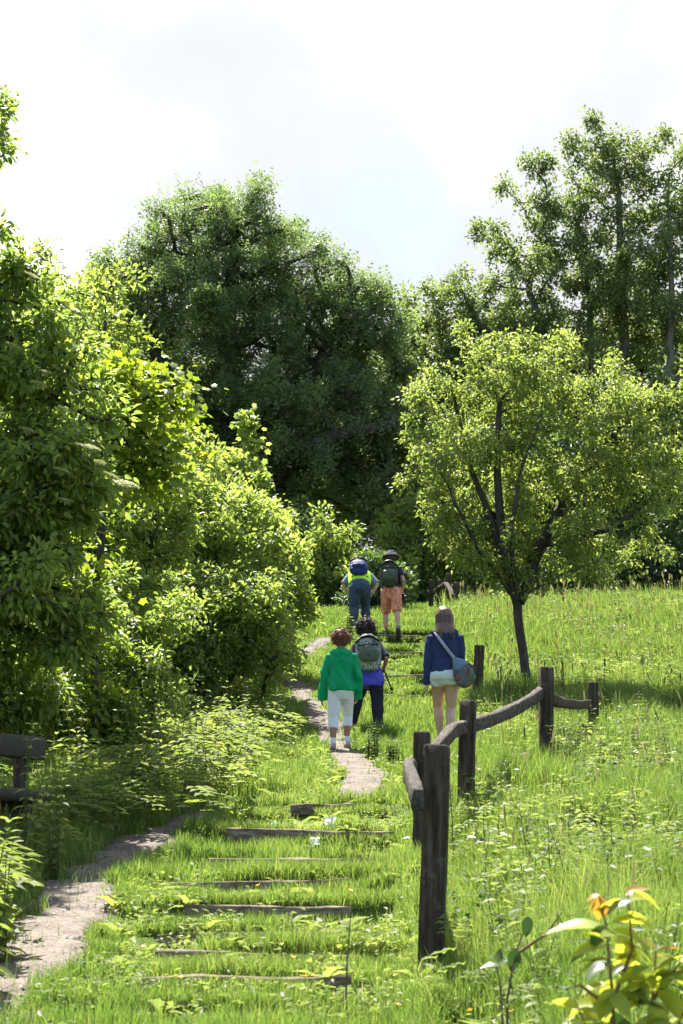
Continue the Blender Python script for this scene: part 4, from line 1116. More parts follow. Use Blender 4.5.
# broad leaf with a curled blade, drawn finer than the rest because it is near
nl = 9; V_ = []; 
for i in range(nl):
    t = i / (nl - 1); wd_ = .30 * math.sin(math.pi * min(1, t ** .85)) ** .8 * (1 - .15 * t) if 0 < t < 1 else .004
    for a in (-1, -.5, 0, .5, 1): V_.append((a * wd_, t, .14 * abs(a) * wd_ * 2 - .30 * t * t + .01 * math.sin(t * 40) * abs(a)))
T_BIG = (np.array(V_), np.array([q for i in range(nl - 1) for j in range(4) for q in ((i * 5 + j, i * 5 + j + 1, i * 5 + j + 6), (i * 5 + j, i * 5 + j + 6, i * 5 + j + 5))]))


def sapling(label, Y, basepx, stems, leaves_, mats):
    b = at(basepx, 1100, Y); b[2] = G(b[0], Y) - .02
    root = empty('sapling', b, label, 'sapling'); st = MB()
    for S in stems:
        P = [np.array(b) if q is None else at(*q) for q in S]; st.tube([tuple(p_ - b) for p_ in P], list(np.linspace(.0065, .0022, len(P))), 7)
    st.build('stem', M_TWIG, root, True)
    rs = RS(int(basepx))
    groups = {}
    for px, py, dx, dy, L, mt, dz in leaves_:
        p_ = at(px, py, Y + rs.normal(0, .03)); s_ = L * Y / FPX * .92
        d = np.array([dx, dz, -dy], float); groups.setdefault(mt, []).append((p_ - b, d, s_))
    for mt, ls_ in groups.items():
        pos = np.array([q[0] for q in ls_]); d = np.array([q[1] for q in ls_]); s_ = np.array([q[2] for q in ls_])
        nr = np.array([0, 0, 1.]) + rs.normal(0, .28, pos.shape)
        nr[np.abs(unit(d)[:, 2]) > .8] = np.array([0, -.8, .3])
        V, F = place(T_BIG, pos, d, nr, s_)
        if mt == 'tip':
            k1 = len(T_BIG[0]); k2 = len(T_BIG[1]); cl_ = [[i for i in range(len(pos)) if (pos[i][0] - pos[j][0]) ** 2 < .0016] for j in range(len(pos))]
            seen = set()
            for g_ in cl_:
                g_ = [i for i in g_ if i not in seen]
                if not g_: continue
                seen.update(g_); vv = np.concatenate([V[i * k1:(i + 1) * k1] for i in g_]); ff = np.concatenate([T_BIG[1] + n_ * k1 for n_ in range(len(g_))])
                add('shoot_tip', np_mesh('shoot_tip', vv, ff, mats[mt], True, np.repeat(rs.rand(len(g_)), k1)), root)
        else: add('leaves', np_mesh('leaves', V, F, mats[mt], True, np.repeat(rs.rand(len(pos)), len(T_BIG[0]))), root)
    return root


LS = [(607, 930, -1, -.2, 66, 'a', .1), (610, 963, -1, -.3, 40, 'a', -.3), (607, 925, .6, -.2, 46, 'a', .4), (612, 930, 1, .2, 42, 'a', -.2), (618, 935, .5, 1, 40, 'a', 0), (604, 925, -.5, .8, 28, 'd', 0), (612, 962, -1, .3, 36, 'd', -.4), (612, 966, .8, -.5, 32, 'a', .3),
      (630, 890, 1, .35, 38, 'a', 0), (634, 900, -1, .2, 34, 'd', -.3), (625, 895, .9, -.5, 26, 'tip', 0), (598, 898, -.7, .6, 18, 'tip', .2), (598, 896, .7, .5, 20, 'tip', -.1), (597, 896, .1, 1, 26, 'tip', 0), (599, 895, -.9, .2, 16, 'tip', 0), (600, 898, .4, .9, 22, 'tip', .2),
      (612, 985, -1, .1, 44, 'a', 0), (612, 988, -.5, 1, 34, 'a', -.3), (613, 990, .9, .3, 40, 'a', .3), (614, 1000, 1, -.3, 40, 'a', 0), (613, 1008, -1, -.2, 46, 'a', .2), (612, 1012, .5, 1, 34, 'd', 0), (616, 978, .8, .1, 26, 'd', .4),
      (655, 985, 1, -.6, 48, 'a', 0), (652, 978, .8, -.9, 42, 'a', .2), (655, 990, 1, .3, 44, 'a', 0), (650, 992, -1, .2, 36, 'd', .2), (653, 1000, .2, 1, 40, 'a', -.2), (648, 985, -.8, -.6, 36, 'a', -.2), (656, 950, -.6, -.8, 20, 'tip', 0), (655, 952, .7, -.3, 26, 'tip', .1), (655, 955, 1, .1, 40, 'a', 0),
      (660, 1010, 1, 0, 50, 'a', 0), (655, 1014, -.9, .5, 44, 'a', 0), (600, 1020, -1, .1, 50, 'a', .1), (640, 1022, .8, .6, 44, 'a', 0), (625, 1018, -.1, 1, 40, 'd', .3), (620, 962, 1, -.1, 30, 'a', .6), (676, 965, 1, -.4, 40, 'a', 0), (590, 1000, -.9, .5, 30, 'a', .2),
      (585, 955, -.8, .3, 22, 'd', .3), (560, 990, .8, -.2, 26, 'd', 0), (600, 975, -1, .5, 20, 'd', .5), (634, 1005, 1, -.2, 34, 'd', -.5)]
_r = RS(31)
for sx, sy, ex, ey in ((616, 1060, 606, 925), (640, 1060, 656, 952), (613, 1000, 628, 893), (652, 1000, 680, 962), (660, 1060, 690, 1000), (600, 1060, 575, 1000)):
    for k in range(11):
        t = _r.uniform(.1, .95); LS.append((sx + (ex - sx) * t, sy + (ey - sy) * t, _r.choice([-1, 1]) * _r.uniform(.5, 1), _r.normal(.1, .45), _r.uniform(24, 44), 'a' if _r.rand() < .96 else 'd', _r.normal(0, .45)))
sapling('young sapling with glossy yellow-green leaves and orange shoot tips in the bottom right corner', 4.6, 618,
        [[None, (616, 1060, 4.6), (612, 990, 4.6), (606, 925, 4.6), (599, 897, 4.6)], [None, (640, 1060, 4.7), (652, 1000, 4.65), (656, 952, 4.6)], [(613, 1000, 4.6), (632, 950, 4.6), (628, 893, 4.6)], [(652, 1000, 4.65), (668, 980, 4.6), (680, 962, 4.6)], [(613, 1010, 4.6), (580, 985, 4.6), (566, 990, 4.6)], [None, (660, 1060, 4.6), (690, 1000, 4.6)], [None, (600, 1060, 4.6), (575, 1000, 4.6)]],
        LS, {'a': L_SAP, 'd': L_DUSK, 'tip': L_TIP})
sapling('thin dark-leaved sapling shoot between the nearest post and the yellow-green sapling', 6.6, 508,
        [[None, (507, 1000, 6.6), (515, 955, 6.6), (528, 920, 6.6)], [(515, 955, 6.6), (545, 935, 6.6), (562, 912, 6.6)], [None, (500, 985, 6.6), (496, 965, 6.6)]],
        [(540, 916, -1, -.05, 26, 'a', .1), (556, 914, .7, .9, 20, 'a', 0), (528, 916, -.1, 1, 22, 'd', 0), (516, 948, -.2, 1, 26, 'd', 0), (518, 950, .8, .5, 20, 'd', .2), (505, 976, .6, .8, 24, 'd', 0), (500, 966, -.9, -.1, 22, 'd', 0), (508, 990, .8, .4, 24, 'd', 0), (512, 960, -1, .1, 18, 'd', .3), (497, 963, .3, -1, 16, 'a', 0), (515, 1000, -.8, .5, 26, 'a', 0)],
        {'a': L_WEED2, 'd': L_DUSK})
# ------------------------------------------------------------------ people
def cloft(P, R, n=16, ref=(1, 0, 0), sq=1.0, round_=True):
    """closed loft with rounded ends; sq < 1 squares the section"""
    P = np.asarray(P, float); R = np.asarray(R, float)
    if R.ndim == 1: R = np.stack([R, R], 1)
    if round_:
        t0 = unit(P[0] - P[1]); t1 = unit(P[-1] - P[-2]); m0 = R[0].min(); m1 = R[-1].min()
        P = np.concatenate([[P[0] + t0 * m0 * .75, P[0] + t0 * m0 * .5], P, [P[-1] + t1 * m1 * .5, P[-1] + t1 * m1 * .75]])
        R = np.concatenate([[R[0] * .4, R[0] * .8], R, [R[-1] * .8, R[-1] * .4]])
    V, F, T = loft(P, R, n, ref)
    if sq != 1.0:
        m = len(P); th = np.arange(n) * 2 * math.pi / n
        A = np.asarray(ref, float) - T * (T @ np.asarray(ref, float))[:, None]; A = unit(A); B = np.cross(T, A)
        c = np.sign(np.cos(th)) * np.abs(np.cos(th)) ** sq; s = np.sign(np.sin(th)) * np.abs(np.sin(th)) ** sq
        V = (P[:, None] + A[:, None] * (c[None, :, None] * R[:, None, 0:1]) + B[:, None] * (s[None, :, None] * R[:, None, 1:2])).reshape(-1, 3)
    k = len(V)
    F = [list(map(int, f)) for f in F] + [list(range(n))[::-1], list(range(k - n, k))]
    return V, F


def ball(c, r, n=14):
    c = np.asarray(c, float); r = np.asarray(r, float) * np.ones(3)
    a = np.linspace(-math.pi / 2 + .12, math.pi / 2 - .12, 11)
    P = np.stack([np.zeros(11), np.zeros(11), np.sin(a)], 1); V, F, _ = loft(P, np.cos(a), n)
    V = V * r + c; k = len(V)
    return V, [list(map(int, f)) for f in F] + [list(range(n))[::-1], list(range(k - n, k))]


def blob(name, L, voxel, mat, parent, smooth_it=6, folds=0, fk=9, seed=0, loc=None, extra=None, fstretch=(1, 1, .6)):
    V = []; F = []; o = 0
    for v, f in L:
        V.append(v); F += [[i + o for i in q] for q in f]; o += len(v)
    me = bpy.data.meshes.new('tmp'); me.from_pydata(np.concatenate(V).tolist(), [], F); me.update()
    ob = bpy.data.objects.new('tmp', me); COL.objects.link(ob)
    r = ob.modifiers.new('r', 'REMESH'); r.mode = 'VOXEL'; r.voxel_size = voxel
    s = ob.modifiers.new('s', 'SMOOTH'); s.factor = .5; s.iterations = smooth_it
    dg = bpy.context.evaluated_depsgraph_get(); dg.update()
    m2 = bpy.data.meshes.new_from_object(ob.evaluated_get(dg)); bpy.data.objects.remove(ob); bpy.data.meshes.remove(me)
    n = len(m2.vertices); co = np.zeros(n * 3, np.float32); m2.vertices.foreach_get('co', co); co = co.reshape(-1, 3).astype(float)
    if folds:
        nm = np.zeros(n * 3, np.float32); m2.vertex_normals.foreach_get('vector', nm); nm = nm.reshape(-1, 3)
        q = co * np.array(fstretch) * fk
        q = q + .35 * np.stack([q[:, 2], q[:, 0] * 0, q[:, 0]], 1); d = (1 - np.abs(2 * vnoise3(q * .7, seed) - 1) ** .8 - .5) * .8 + .5 * (vnoise3(q * 2.0 + 4, seed + 2) - .5)
        co = co + nm * (d * 2 * folds)[:, None]
        m2.vertices.foreach_set('co', co.astype(np.float32).ravel())
    m2.polygons.foreach_set('use_smooth', np.ones(len(m2.polygons), bool)); m2.name = name
    m2.materials.clear(); m2.materials.append(mat); m2.update()
    o = add(name, m2, parent)
    if loc is not None: o.location = loc
    return o


def ik(a, c, l1, l2, pole):
    a = np.asarray(a, float); c = np.asarray(c, float); d = c - a; L = np.linalg.norm(d)
    if L > (l1 + l2) * .995: c = a + d / L * (l1 + l2) * .995; d = c - a; L = np.linalg.norm(d)
    u = d / L; x = (l1 * l1 - l2 * l2 + L * L) / (2 * L); h = math.sqrt(max(0, l1 * l1 - x * x))
    p = np.asarray(pole, float); p = p - u * (p @ u); p = p / (np.linalg.norm(p) + 1e-9)
    return a + u * x + p * h, c


SKIN = noise_mat('skin', [(.3, (.42, .24, .17)), (.7, (.52, .32, .235))], scale=6, rough=.5, bump=.06, spec=.4)
SKIN_TAN = noise_mat('tanned_skin', [(.3, (.26, .13, .085)), (.7, (.34, .18, .12))], scale=6, rough=.5, bump=.06, spec=.4)


def person(label, px, Y, pytop, ank, wri, lean=0., side=0., yaw=0., skin=SKIN, headf=.0, build=1.0, poles=None, hipx=0., Hs=1.0, drop=0., H=None, head_side=0.):
    p = at(px, 700, Y); g = G(p[0], Y); base = np.array([p[0], Y, g])
    if H is None: H = (at(px, pytop, Y)[2] - g) * Hs
    root = empty('person', base, label, 'person')
    J = {'H': H, 'base': base, 'root': root}
    hz = .515 * H - drop
    sp = np.array([math.sin(side), math.sin(lean) * math.cos(side), math.cos(lean) * math.cos(side)])
    hip = np.array([hipx, 0, hz]); J['hip'] = hip; J['sp'] = sp
    S = lambda s, f=0: hip + sp * s * H + np.array([0, f, 0]); J['S'] = S
    fw = np.cross(sp, [1, 0, 0]); fw = -fw if fw[1] < 0 else fw; J['fw'] = fw
    rt = np.cross(fw, sp); rt = rt / np.linalg.norm(rt); rt = rt if rt[0] > 0 else -rt; J['rt'] = rt
    ref = tuple(rt)
    lev = [(-.028, .088, .068), (0, .094, .070), (.05, .086, .064), (.10, .074, .055), (.16, .079, .058), (.22, .086, .060), (.25, .076, .052), (.272, .058, .045), (.292, .042, .038), (.318, .031, .033), (.36, .029, .032)]
    L = [cloft([S(a) for a, _, _ in lev], [(b * H * build, c * H * build) for _, b, c in lev], 20, ref)]
    hd = sp * (1 - headf) + np.array([0, headf, 0]) * 1.0 + np.array([head_side, 0, 0]); hd = hd / np.linalg.norm(hd)
    nk = S(.335); hc = nk + hd * .072 * H + fw * .012 * H; J['head'] = hc; J['hd'] = hd
    hfw = np.cross([1, 0, 0], hd) * -1; hfw = hfw / np.linalg.norm(hfw); hfw = hfw if hfw[1] > 0 or hfw[2] < 0 else -hfw; J['hfw'] = hfw
    hr = .062 * H
    # skull, jaw, nose, lips, brow, ears
    L.append(cloft([hc - hd * hr * .85 + hfw * hr * .25, hc - hd * hr * .35 + hfw * hr * .12, hc + hd * hr * .1, hc + hd * hr * .6], [(.55 * hr, .62 * hr), (.70 * hr, .80 * hr), (.78 * hr, .95 * hr), (.66 * hr, .80 * hr)], 16, ref))
    L.append(cloft([nk - hd * .01 * H, hc - hd * hr * .3], [.030 * H, .033 * H], 12, ref))
    L.append(cloft([hc + hfw * hr * .86 + hd * hr * .12, hc + hfw * hr * 1.06 - hd * hr * .2], [.09 * hr, .15 * hr], 8, ref))
    L.append(cloft([hc + hfw * hr * .84 - hd * hr * .46 - rt * hr * .22, hc + hfw * hr * .90 - hd * hr * .46, hc + hfw * hr * .84 - hd * hr * .46 + rt * hr * .22], [.05 * hr, .08 * hr, .05 * hr], 8, (0, 0, 1)))
    for s_ in (-1, 1):
        L.append(ball(hc + rt * s_ * hr * .80 - hd * hr * .05, (.10 * hr, .22 * hr, .30 * hr), 8))
    J['leg'] = []; J['arm'] = []
    for s_, (ax, ay, lift) in zip((-1, 1), ank):
        a = hip + rt * s_ * .048 * H - sp * .01 * H
        az = G(base[0] + ax, Y + ay) - g + .045 * H + lift
        k, c = ik(a, (ax, ay, az), .245 * H, .235 * H, (s_ * .08, 1, .1))
        J['leg'].append((a, k, c, lift))
        cf = k * .65 + c * .35 + np.array([0, -.008 * H, 0])
        L.append(cloft([a + sp * .02 * H, a * .6 + k * .4, k, cf, k * .2 + c * .8, c], np.array([.056, .049, .034, .034, .022, .0195]) * H * build, 14))
        fd = np.array([.06 * s_, 1, -.9 if lift > .06 else .12]); fd = unit(fd); J['leg'][-1] += (fd,)
        L.append(cloft([c - fd * .025 * H - [0, 0, .02 * H], c + fd * .03 * H - [0, 0, .018 * H], c + fd * .085 * H - [0, 0, .026 * H], c + fd * .118 * H - [0, 0, .03 * H]], [(.021 * H, .024 * H), (.024 * H, .024 * H), (.027 * H, .015 * H), (.022 * H, .010 * H)], 12))
    for s_, w in zip((-1, 1), wri):
        a = S(.246) + rt * s_ * .094 * H
        pole = poles[0 if s_ < 0 else 1] if poles else (s_ * .6, -1, 0)
        e, c = ik(a, w, .168 * H, .148 * H, pole); J['arm'].append((a, e, c))
        L.append(cloft([S(.262) + rt * s_ * .045 * H, a], [.030 * H, .031 * H], 12))
        L.append(cloft([a, a * .5 + e * .5, e, e * .7 + c * .3, c], np.array([.031, .026, .0215, .0215, .0145]) * H * build, 12))
        d = unit(c - e); sd = unit(np.cross(d, [s_ * 1., .2, 0])); inn = unit(np.cross(d, sd)) * (1)
        if inn[0] * s_ > 0: inn = -inn
        L.append(cloft([c, c + d * .02 * H, c + d * .05 * H], [(.017 * H, .011 * H), (.024 * H, .0125 * H), (.023 * H, .0105 * H)], 12, sd))
        for q, ln in zip((-.0175, -.006, .0055, .0165), (.038, .046, .043, .034)):
            f0 = c + d * .048 * H + sd * q * H; f1 = f0 + d * ln * .45 * H + inn * .004 * H; f2 = f0 + d * ln * .85 * H + inn * .016 * H
            L.append(cloft([f0, f1, f2], np.array([.0056, .0052, .0045]) * H, 8))
        t0 = c + d * .014 * H - sd * .016 * H; L.append(cloft([t0, t0 + d * .02 * H - sd * .014 * H + inn * .006 * H, t0 + d * .04 * H - sd * .016 * H + inn * .014 * H], np.array([.0075, .0065, .0052]) * H, 8))
    body = blob('body', L, .0075, skin, root, 5)
    # eyes
    for s_ in (-1, 1):
        e = MB(); v, f = ball(hc + hfw * hr * .86 + rt * s_ * hr * .30 + hd * hr * .10, hr * .10, 10); e.put(v, [q for q in f if len(q) == 4]); e.build('eye', M_EYE, root, True)
    return J


M_EYE = flat('eye', (.05, .03, .02), rough=.2, bump=0)


def top(J, name, mat, hem=-.03, ease=.012, sleeve=1.0, hood=False, hw=1.0, folds=.006, seed=1, cuff=.018, flare=1.0, open_=None):
    H, S, rt, fw = J['H'], J['S'], J['rt'], J['fw']; ref = tuple(rt)
    lev = [(a, b, c) for a, b, c in [(-.06, .090, .074), (-.03, .098, .076), (0, .100, .076), (.05, .092, .070), (.10, .086, .066), (.16, .088, .066), (.22, .090, .066), (.248, .080, .058), (.270, .064, .050), (.290, .048, .044), (.306, .036, .040)] if a > hem]
    lev = [(hem, .098 * flare, .076 * flare)] + lev
    L = [cloft([S(a) for a, _, _ in lev], [(b * H * hw + ease, c * H * hw + ease) for _, b, c in lev], 22, ref, round_=False)]
    for (a, e, c), s_ in zip(J['arm'], (-1, 1)):
        end = e + (c - e) * (sleeve - .5) * 2 if sleeve > .5 else a + (e - a) * sleeve * 2
        pts = [S(.258) + rt * s_ * .045 * H, a + rt * s_ * .002 * H]; rd = [.034 * H, .035 * H]
        if sleeve > .5:
            pts += [a * .5 + e * .5, e, e * .5 + end * .5, end]; rd += [.033 * H, .029 * H, .027 * H, cuff * H + .006]
        else:
            pts += [end]; rd += [.036 * H]
        L.append(cloft(pts, np.array(rd) + ease * .6, 14, round_=False))
    o = blob(name, L, .009, mat, J['root'], 4, folds, 11, seed)
    if hood:
        c = S(.285) - fw * .036 * H
        L = [cloft([c + rt * .078 * H + S(.0) * 0 + J['sp'] * .005 * H + fw * .03 * H, c + rt * .05 * H - J['sp'] * .004 * H, c - J['sp'] * .022 * H - fw * .01 * H, c - rt * .05 * H - J['sp'] * .004 * H, c - rt * .078 * H + J['sp'] * .005 * H + fw * .03 * H], [(.020 * H, .018 * H), (.032 * H, .026 * H), (.048 * H, .034 * H), (.032 * H, .026 * H), (.020 * H, .018 * H)], 14, (0, 0, 1)),
             cloft([S(.30) - fw * .02 * H, S(.262) - fw * .058 * H, S(.225) - fw * .062 * H], [(.052 * H, .03 * H), (.062 * H, .03 * H), (.034 * H, .014 * H)], 14, ref)]
        blob('hood', L, .008, mat, o, 5, folds, 13, seed + 3)
    return o


def legs(J, name, mat, end=.97, ease=.012, waist=.055, folds=.006, seed=2, wide=1.0, endr=None, cuffw=1.0, low=.112):
    """end: 0 hip .. .5 knee .. 1 ankle"""
    H, S, rt = J['H'], J['S'], J['rt']
    L = [cloft([S(-low), S(-low * .67), S(-.05), S(-.02), S(.01), S(waist)], [(.05 * H + ease, .05 * H + ease), (.080 * H + ease, .072 * H + ease), (.100 * H + ease, .084 * H + ease), (.106 * H + ease, .088 * H + ease), (.100 * H + ease, .080 * H + ease), (.082 * H + ease, .062 * H + ease)], 20, tuple(rt), round_=False)]
    for (a, k, c, lift, fd) in J['leg']:
        R = np.array([.060, .055, .040, .038, .031, .029]) * H * wide
        pts = [a + J['sp'] * .02 * H, a * .6 + k * .4, k, k * .65 + c * .35 + np.array([0, -.006 * H, 0]), k * .2 + c * .8, c]
        tt = np.array([0, .2, .5, .675, .9, 1.0])
        e = [t for t in tt if t < end] + [end]; P_ = np.array([[np.interp(t, tt, np.array(pts)[:, q]) for q in range(3)] for t in e]); R_ = np.interp(e, tt, R) * (1 + (cuffw - 1) * (np.array(e) / end) ** 3)
        L.append(cloft(P_, R_ + ease, 14, round_=False))
    return blob(name, L, .009, mat, J['root'], 3, folds, 12, seed)


def shoes(J, mat, sole, sock=None, sockh=.07, name='shoe'):
    H = J['H']
    for (a, k, c, lift, fd) in J['leg']:
        u = unit(np.cross(np.cross([0, 0, 1.], fd) * -1, fd)); u = u if u[2] > 0 else -u
        Q = lambda f, h: c + fd * f * H + u * h * H
        L = [cloft([Q(-.034, -.018), Q(-.01, -.010), Q(.03, -.014), Q(.08, -.026), Q(.125, -.031)], [(.025 * H, .028 * H), (.027 * H, .034 * H), (.028 * H, .030 * H), (.031 * H, .019 * H), (.024 * H, .013 * H)], 14, (1, 0, 0)),
             cloft([Q(-.008, -.005), Q(-.008, .018)], [.030 * H, .027 * H], 12, round_=False)]
        o = blob(name, L, .007, mat, J['root'], 3, .001, 20, 3)
        L = [cloft([Q(-.036, -.044), Q(0, -.044), Q(.05, -.044), Q(.09, -.044), Q(.128, -.042)], [(.025 * H, .010 * H), (.027 * H, .010 * H), (.025 * H, .009 * H), (.032 * H, .009 * H), (.022 * H, .008 * H)], 14, (1, 0, 0), .8)]
        blob('sole', L, .006, sole, o, 2)
        if sock:
            v, f = cloft([c + (k - c) * .03, c + (k - c) * sockh / .235], [.0255 * H, .0265 * H], 14)
            blob('sock', [(v, f)], .006, sock, J['root'], 3, .0015, 30, 5)


def strands(C, R, n, seed, length, rad, curl, mat_, keep=None, hd=(0, 0, 1.), fw=None):
    """short curved locks standing off an ellipsoid: returns (V, F)"""
    rs = RS(seed); u = unit(rs.normal(0, 1, (n * 3, 3)))
    if fw is not None: u = u[(u @ fw) < .45]
    u = u[u[:, 2] > -.55][:n]; L = []
    for d in u:
        p = C + d * R; t = unit(d + rs.normal(0, .7, 3)); pts = [p - d * .01]
        ax = unit(rs.normal(0, 1, 3))
        for k in range(4):
            q = Quaternion(Vector(ax), curl); t = np.array(q @ Vector(t)); pts.append(pts[-1] + t * length / 4)
        v, f, _ = loft(pts, [rad, rad, rad * .8, rad * .6, rad * .2], 4); L.append((v, f))
    return parts(L)


def add_to(o, V, F):
    me = o.data; n = len(me.vertices)
    v0 = np.zeros(n * 3, np.float32); me.vertices.foreach_get('co', v0); v0 = v0.reshape(-1, 3)
    np4 = len(me.polygons); li = np.zeros(len(me.loops), np.int32); me.loops.foreach_get('vertex_index', li)
    ls = np.zeros(np4, np.int32); me.polygons.foreach_get('loop_start', ls); lt = np.diff(np.append(ls, len(li)))
    q4 = np.array([li[s:s + 4] for s, t in zip(ls, lt) if t == 4]).reshape(-1, 4); q3 = np.array([li[s:s + 3] for s, t in zip(ls, lt) if t == 3]).reshape(-1, 3)
    m2 = np_mesh(o.name.split('.')[0], np.concatenate([v0, V]), [q4, np.concatenate([q3, F + n]) if len(q3) else F + n], me.materials[0], True)
    o.data = m2; return o


def hair_curly(J, mat, R=1.25, n=420, seed=1, length=.05, rad=.005, curl=.9, down=.25):
    H = J['H']; hr = .062 * H; hc = J['head']; hd = J['hd']; f = J['hfw']
    C = hc + hd * hr * .18 - f * hr * .22
    L = [ball(C, (hr * R * .92, hr * R * .95, hr * R * .98)), ball(C - hd * hr * down * 1.9 - f * hr * .18, (hr * R * .80, hr * R * .70, hr * R * .72))]
    o = blob('hair', L, .009, mat, J['root'], 2, .012, 26, seed)
    V, F = strands(C, hr * R * .95, n, seed, length, rad, curl, mat, fw=f)
    V2, F2 = strands(C - hd * hr * down * 1.9 - f * hr * .18, hr * R * .74, n // 2, seed + 5, length, rad, curl, mat, fw=f)
    add_to(o, np.concatenate([V, V2]), np.concatenate([F, F2 + len(V)]))
    return o


def hair_long(J, mat, end=.085, seed=4, n=360):
    H = J['H']; hr = .062 * H; hc = J['head']; hd = J['hd']; f = J['hfw']; rt = J['rt']; rs = RS(seed)
    C = hc + hd * hr * .12 - f * hr * .10
    bot = J['S'](.335 - end) - J['fw'] * .066 * H
    L = [ball(C, (hr * 1.0, hr * 1.12, hr * 1.08)), cloft([C - f * hr * .3, hc - hd * hr * 1.0 - f * hr * .65, bot + J['sp'] * .04 * H, bot], [(hr * .98, hr * .80), (hr * .98, hr * .52), (hr * .98, hr * .34), (hr * .8, hr * .2)], 18, tuple(rt))]
    o = blob('hair', L, .008, mat, J['root'], 4, .004, 30, seed, fstretch=(1.6, 1.6, .18))
    LL = []
    for k in range(n):
        a = rs.uniform(-1, 1); x = math.sin(a * 1.5); d = rs.uniform(0, 1)
        top_ = C + hd * hr * 1.06 * math.cos(a * 1.35) * (1 - .2 * d) + rt * x * hr * .45 - f * hr * .3
        mid = C + rt * x * hr * 1.03 - f * hr * (.35 + .75 * math.cos(a * 1.4)) - hd * hr * .1
        m2 = hc - hd * hr * 1.1 + rt * x * hr * 1.04 - f * hr * (.5 + .62 * math.cos(a * 1.4))
        e = bot + rt * x * hr * rs.uniform(.8, 1.12) - J['fw'] * .012 * H * rs.uniform(0, 1.2) - J['sp'] * H * rs.uniform(-.03, .02)
        v, ff, _ = loft([top_, mid, m2, e], [.003, .0036, .0032, .001], 3); LL.append((v, ff))
    V, F = parts(LL); add_to(o, V, F); return o


# --- cloth materials
def cloth(name, c, var=.18, rough=.85, weave=220, bump=.25):
    return noise_mat(name, [(.3, tuple(v * (1 - var) for v in c)), (.7, tuple(min(1, v * (1 + var)) for v in c))], scale=7, rough=rough, bump=bump, bscale=weave, spec=.15, bdist=.002)


def pattern(name, stops, scale, rough=.8, kind='voronoi', mix=.0):
    m, nt, out = new_mat(name); tc = N(nt, 'ShaderNodeTexCoord'); p = N(nt, 'ShaderNodeBsdfPrincipled'); p.inputs['Roughness'].default_value = rough; p.inputs['Specular IOR Level'].default_value = .2
    if kind == 'voronoi':
        v = N(nt, 'ShaderNodeTexVoronoi'); v.inputs['Scale'].default_value = scale; nt.links.new(tc.outputs['Object'], v.inputs['Vector'])
        s = N(nt, 'ShaderNodeSeparateColor'); nt.links.new(v.outputs['Color'], s.inputs[0]); f = s.outputs[0]
        c = ramp(nt, f, stops)
    elif kind == 'noise':
        v = N(nt, 'ShaderNodeTexNoise'); v.inputs['Scale'].default_value = scale; v.inputs['Detail'].default_value = 2; nt.links.new(tc.outputs['Object'], v.inputs['Vector']); c = ramp(nt, v.outputs['Fac'], stops)
    else:   # plaid: two crossed sets of bands
        fs = []
        for dr in ('X', 'Z'):
            w_ = N(nt, 'ShaderNodeTexWave', bands_direction=dr); w_.inputs['Scale'].default_value = scale; nt.links.new(tc.outputs['Object'], w_.inputs['Vector']); fs.append(w_.outputs['Fac'])
        a = N(nt, 'ShaderNodeMath', operation='ADD'); nt.links.new(fs[0], a.inputs[0]); nt.links.new(fs[1], a.inputs[1])
        h = N(nt, 'ShaderNodeMath', operation='MULTIPLY'); h.inputs[1].default_value = .5; nt.links.new(a.outputs[0], h.inputs[0]); c = ramp(nt, h.outputs[0], stops)
    if kind == 'voronoi': c.node.color_ramp.interpolation = 'CONSTANT'
    nt.links.new(c, p.inputs['Base Color']); nt.links.new(p.outputs[0], out.inputs[0]); return m


C_GREEN = cloth('green_fleece', (.005, .235, .095), .15)
C_WHITE = cloth('white_cotton', (.62, .63, .68), .05)
C_NAVY = cloth('navy_fleece', (.022, .032, .085), .2)
C_SHORT = cloth('pale_blue_denim', (.50, .55, .55), .08)
C_BLACK = cloth('dark_trousers', (.018, .018, .026), .2)
C_DSHIRT = cloth('dark_shirt', (.03, .032, .05), .2)
C_PURPLE = cloth('blue_purple_jacket', (.055, .055, .36), .2, rough=.55)
C_JEAN = noise_mat('blue_jeans', [(.3, (.02, .038, .07)), (.6, (.04, .068, .115)), (.8, (.09, .125, .18))], scale=5, rough=.9, bump=.2, bscale=200)
C_HIVIS = noise_mat('hi_vis_yellow', [(.4, (.45, .85, .02)), (.6, (.52, .92, .03))], scale=5, rough=.6, bump=.1)
C_PLAID = pattern('blue_check_shirt', [(.2, (.03, .045, .09)), (.45, (.09, .13, .22)), (.62, (.40, .44, .50)), (.8, (.12, .16, .25))], 9, kind='plaid')
C_ORANGE = pattern('coral_flower_print', [(.38, (.52, .13, .075)), (.50, (.60, .19, .12)), (.58, (.66, .40, .32)), (.64, (.55, .15, .09))], 16, kind='noise')
C_SPORT = cloth('grey_shoe', (.14, .135, .15), .3)
C_SHOEP = cloth('pinkish_trainer', (.36, .27, .26), .25)
C_SOLEW = cloth('pale_sole', (.5, .5, .5), .1)
C_SOLED = cloth('dark_sole', (.06, .055, .055), .1)
H_AUB = noise_mat('auburn_hair', [(.3, (.09, .028, .012)), (.7, (.26, .10, .045))], scale=30, rough=.5, bump=.4, spec=.4)
H_DARK = noise_mat('dark_hair', [(.3, (.010, .007, .006)), (.7, (.035, .022, .018))], scale=30, rough=.5, bump=.4, spec=.4)
H_BROWN = noise_mat('brown_hair', [(.3, (.05, .024, .014)), (.7, (.14, .072, .042))], scale=14, rough=.42, bump=.4, stretch=(3, 3, .3), spec=.5)
H_GREY = noise_mat('grey_brown_hair', [(.3, (.10, .07, .05)), (.7, (.25, .18, .13))], scale=30, rough=.6, bump=.4)

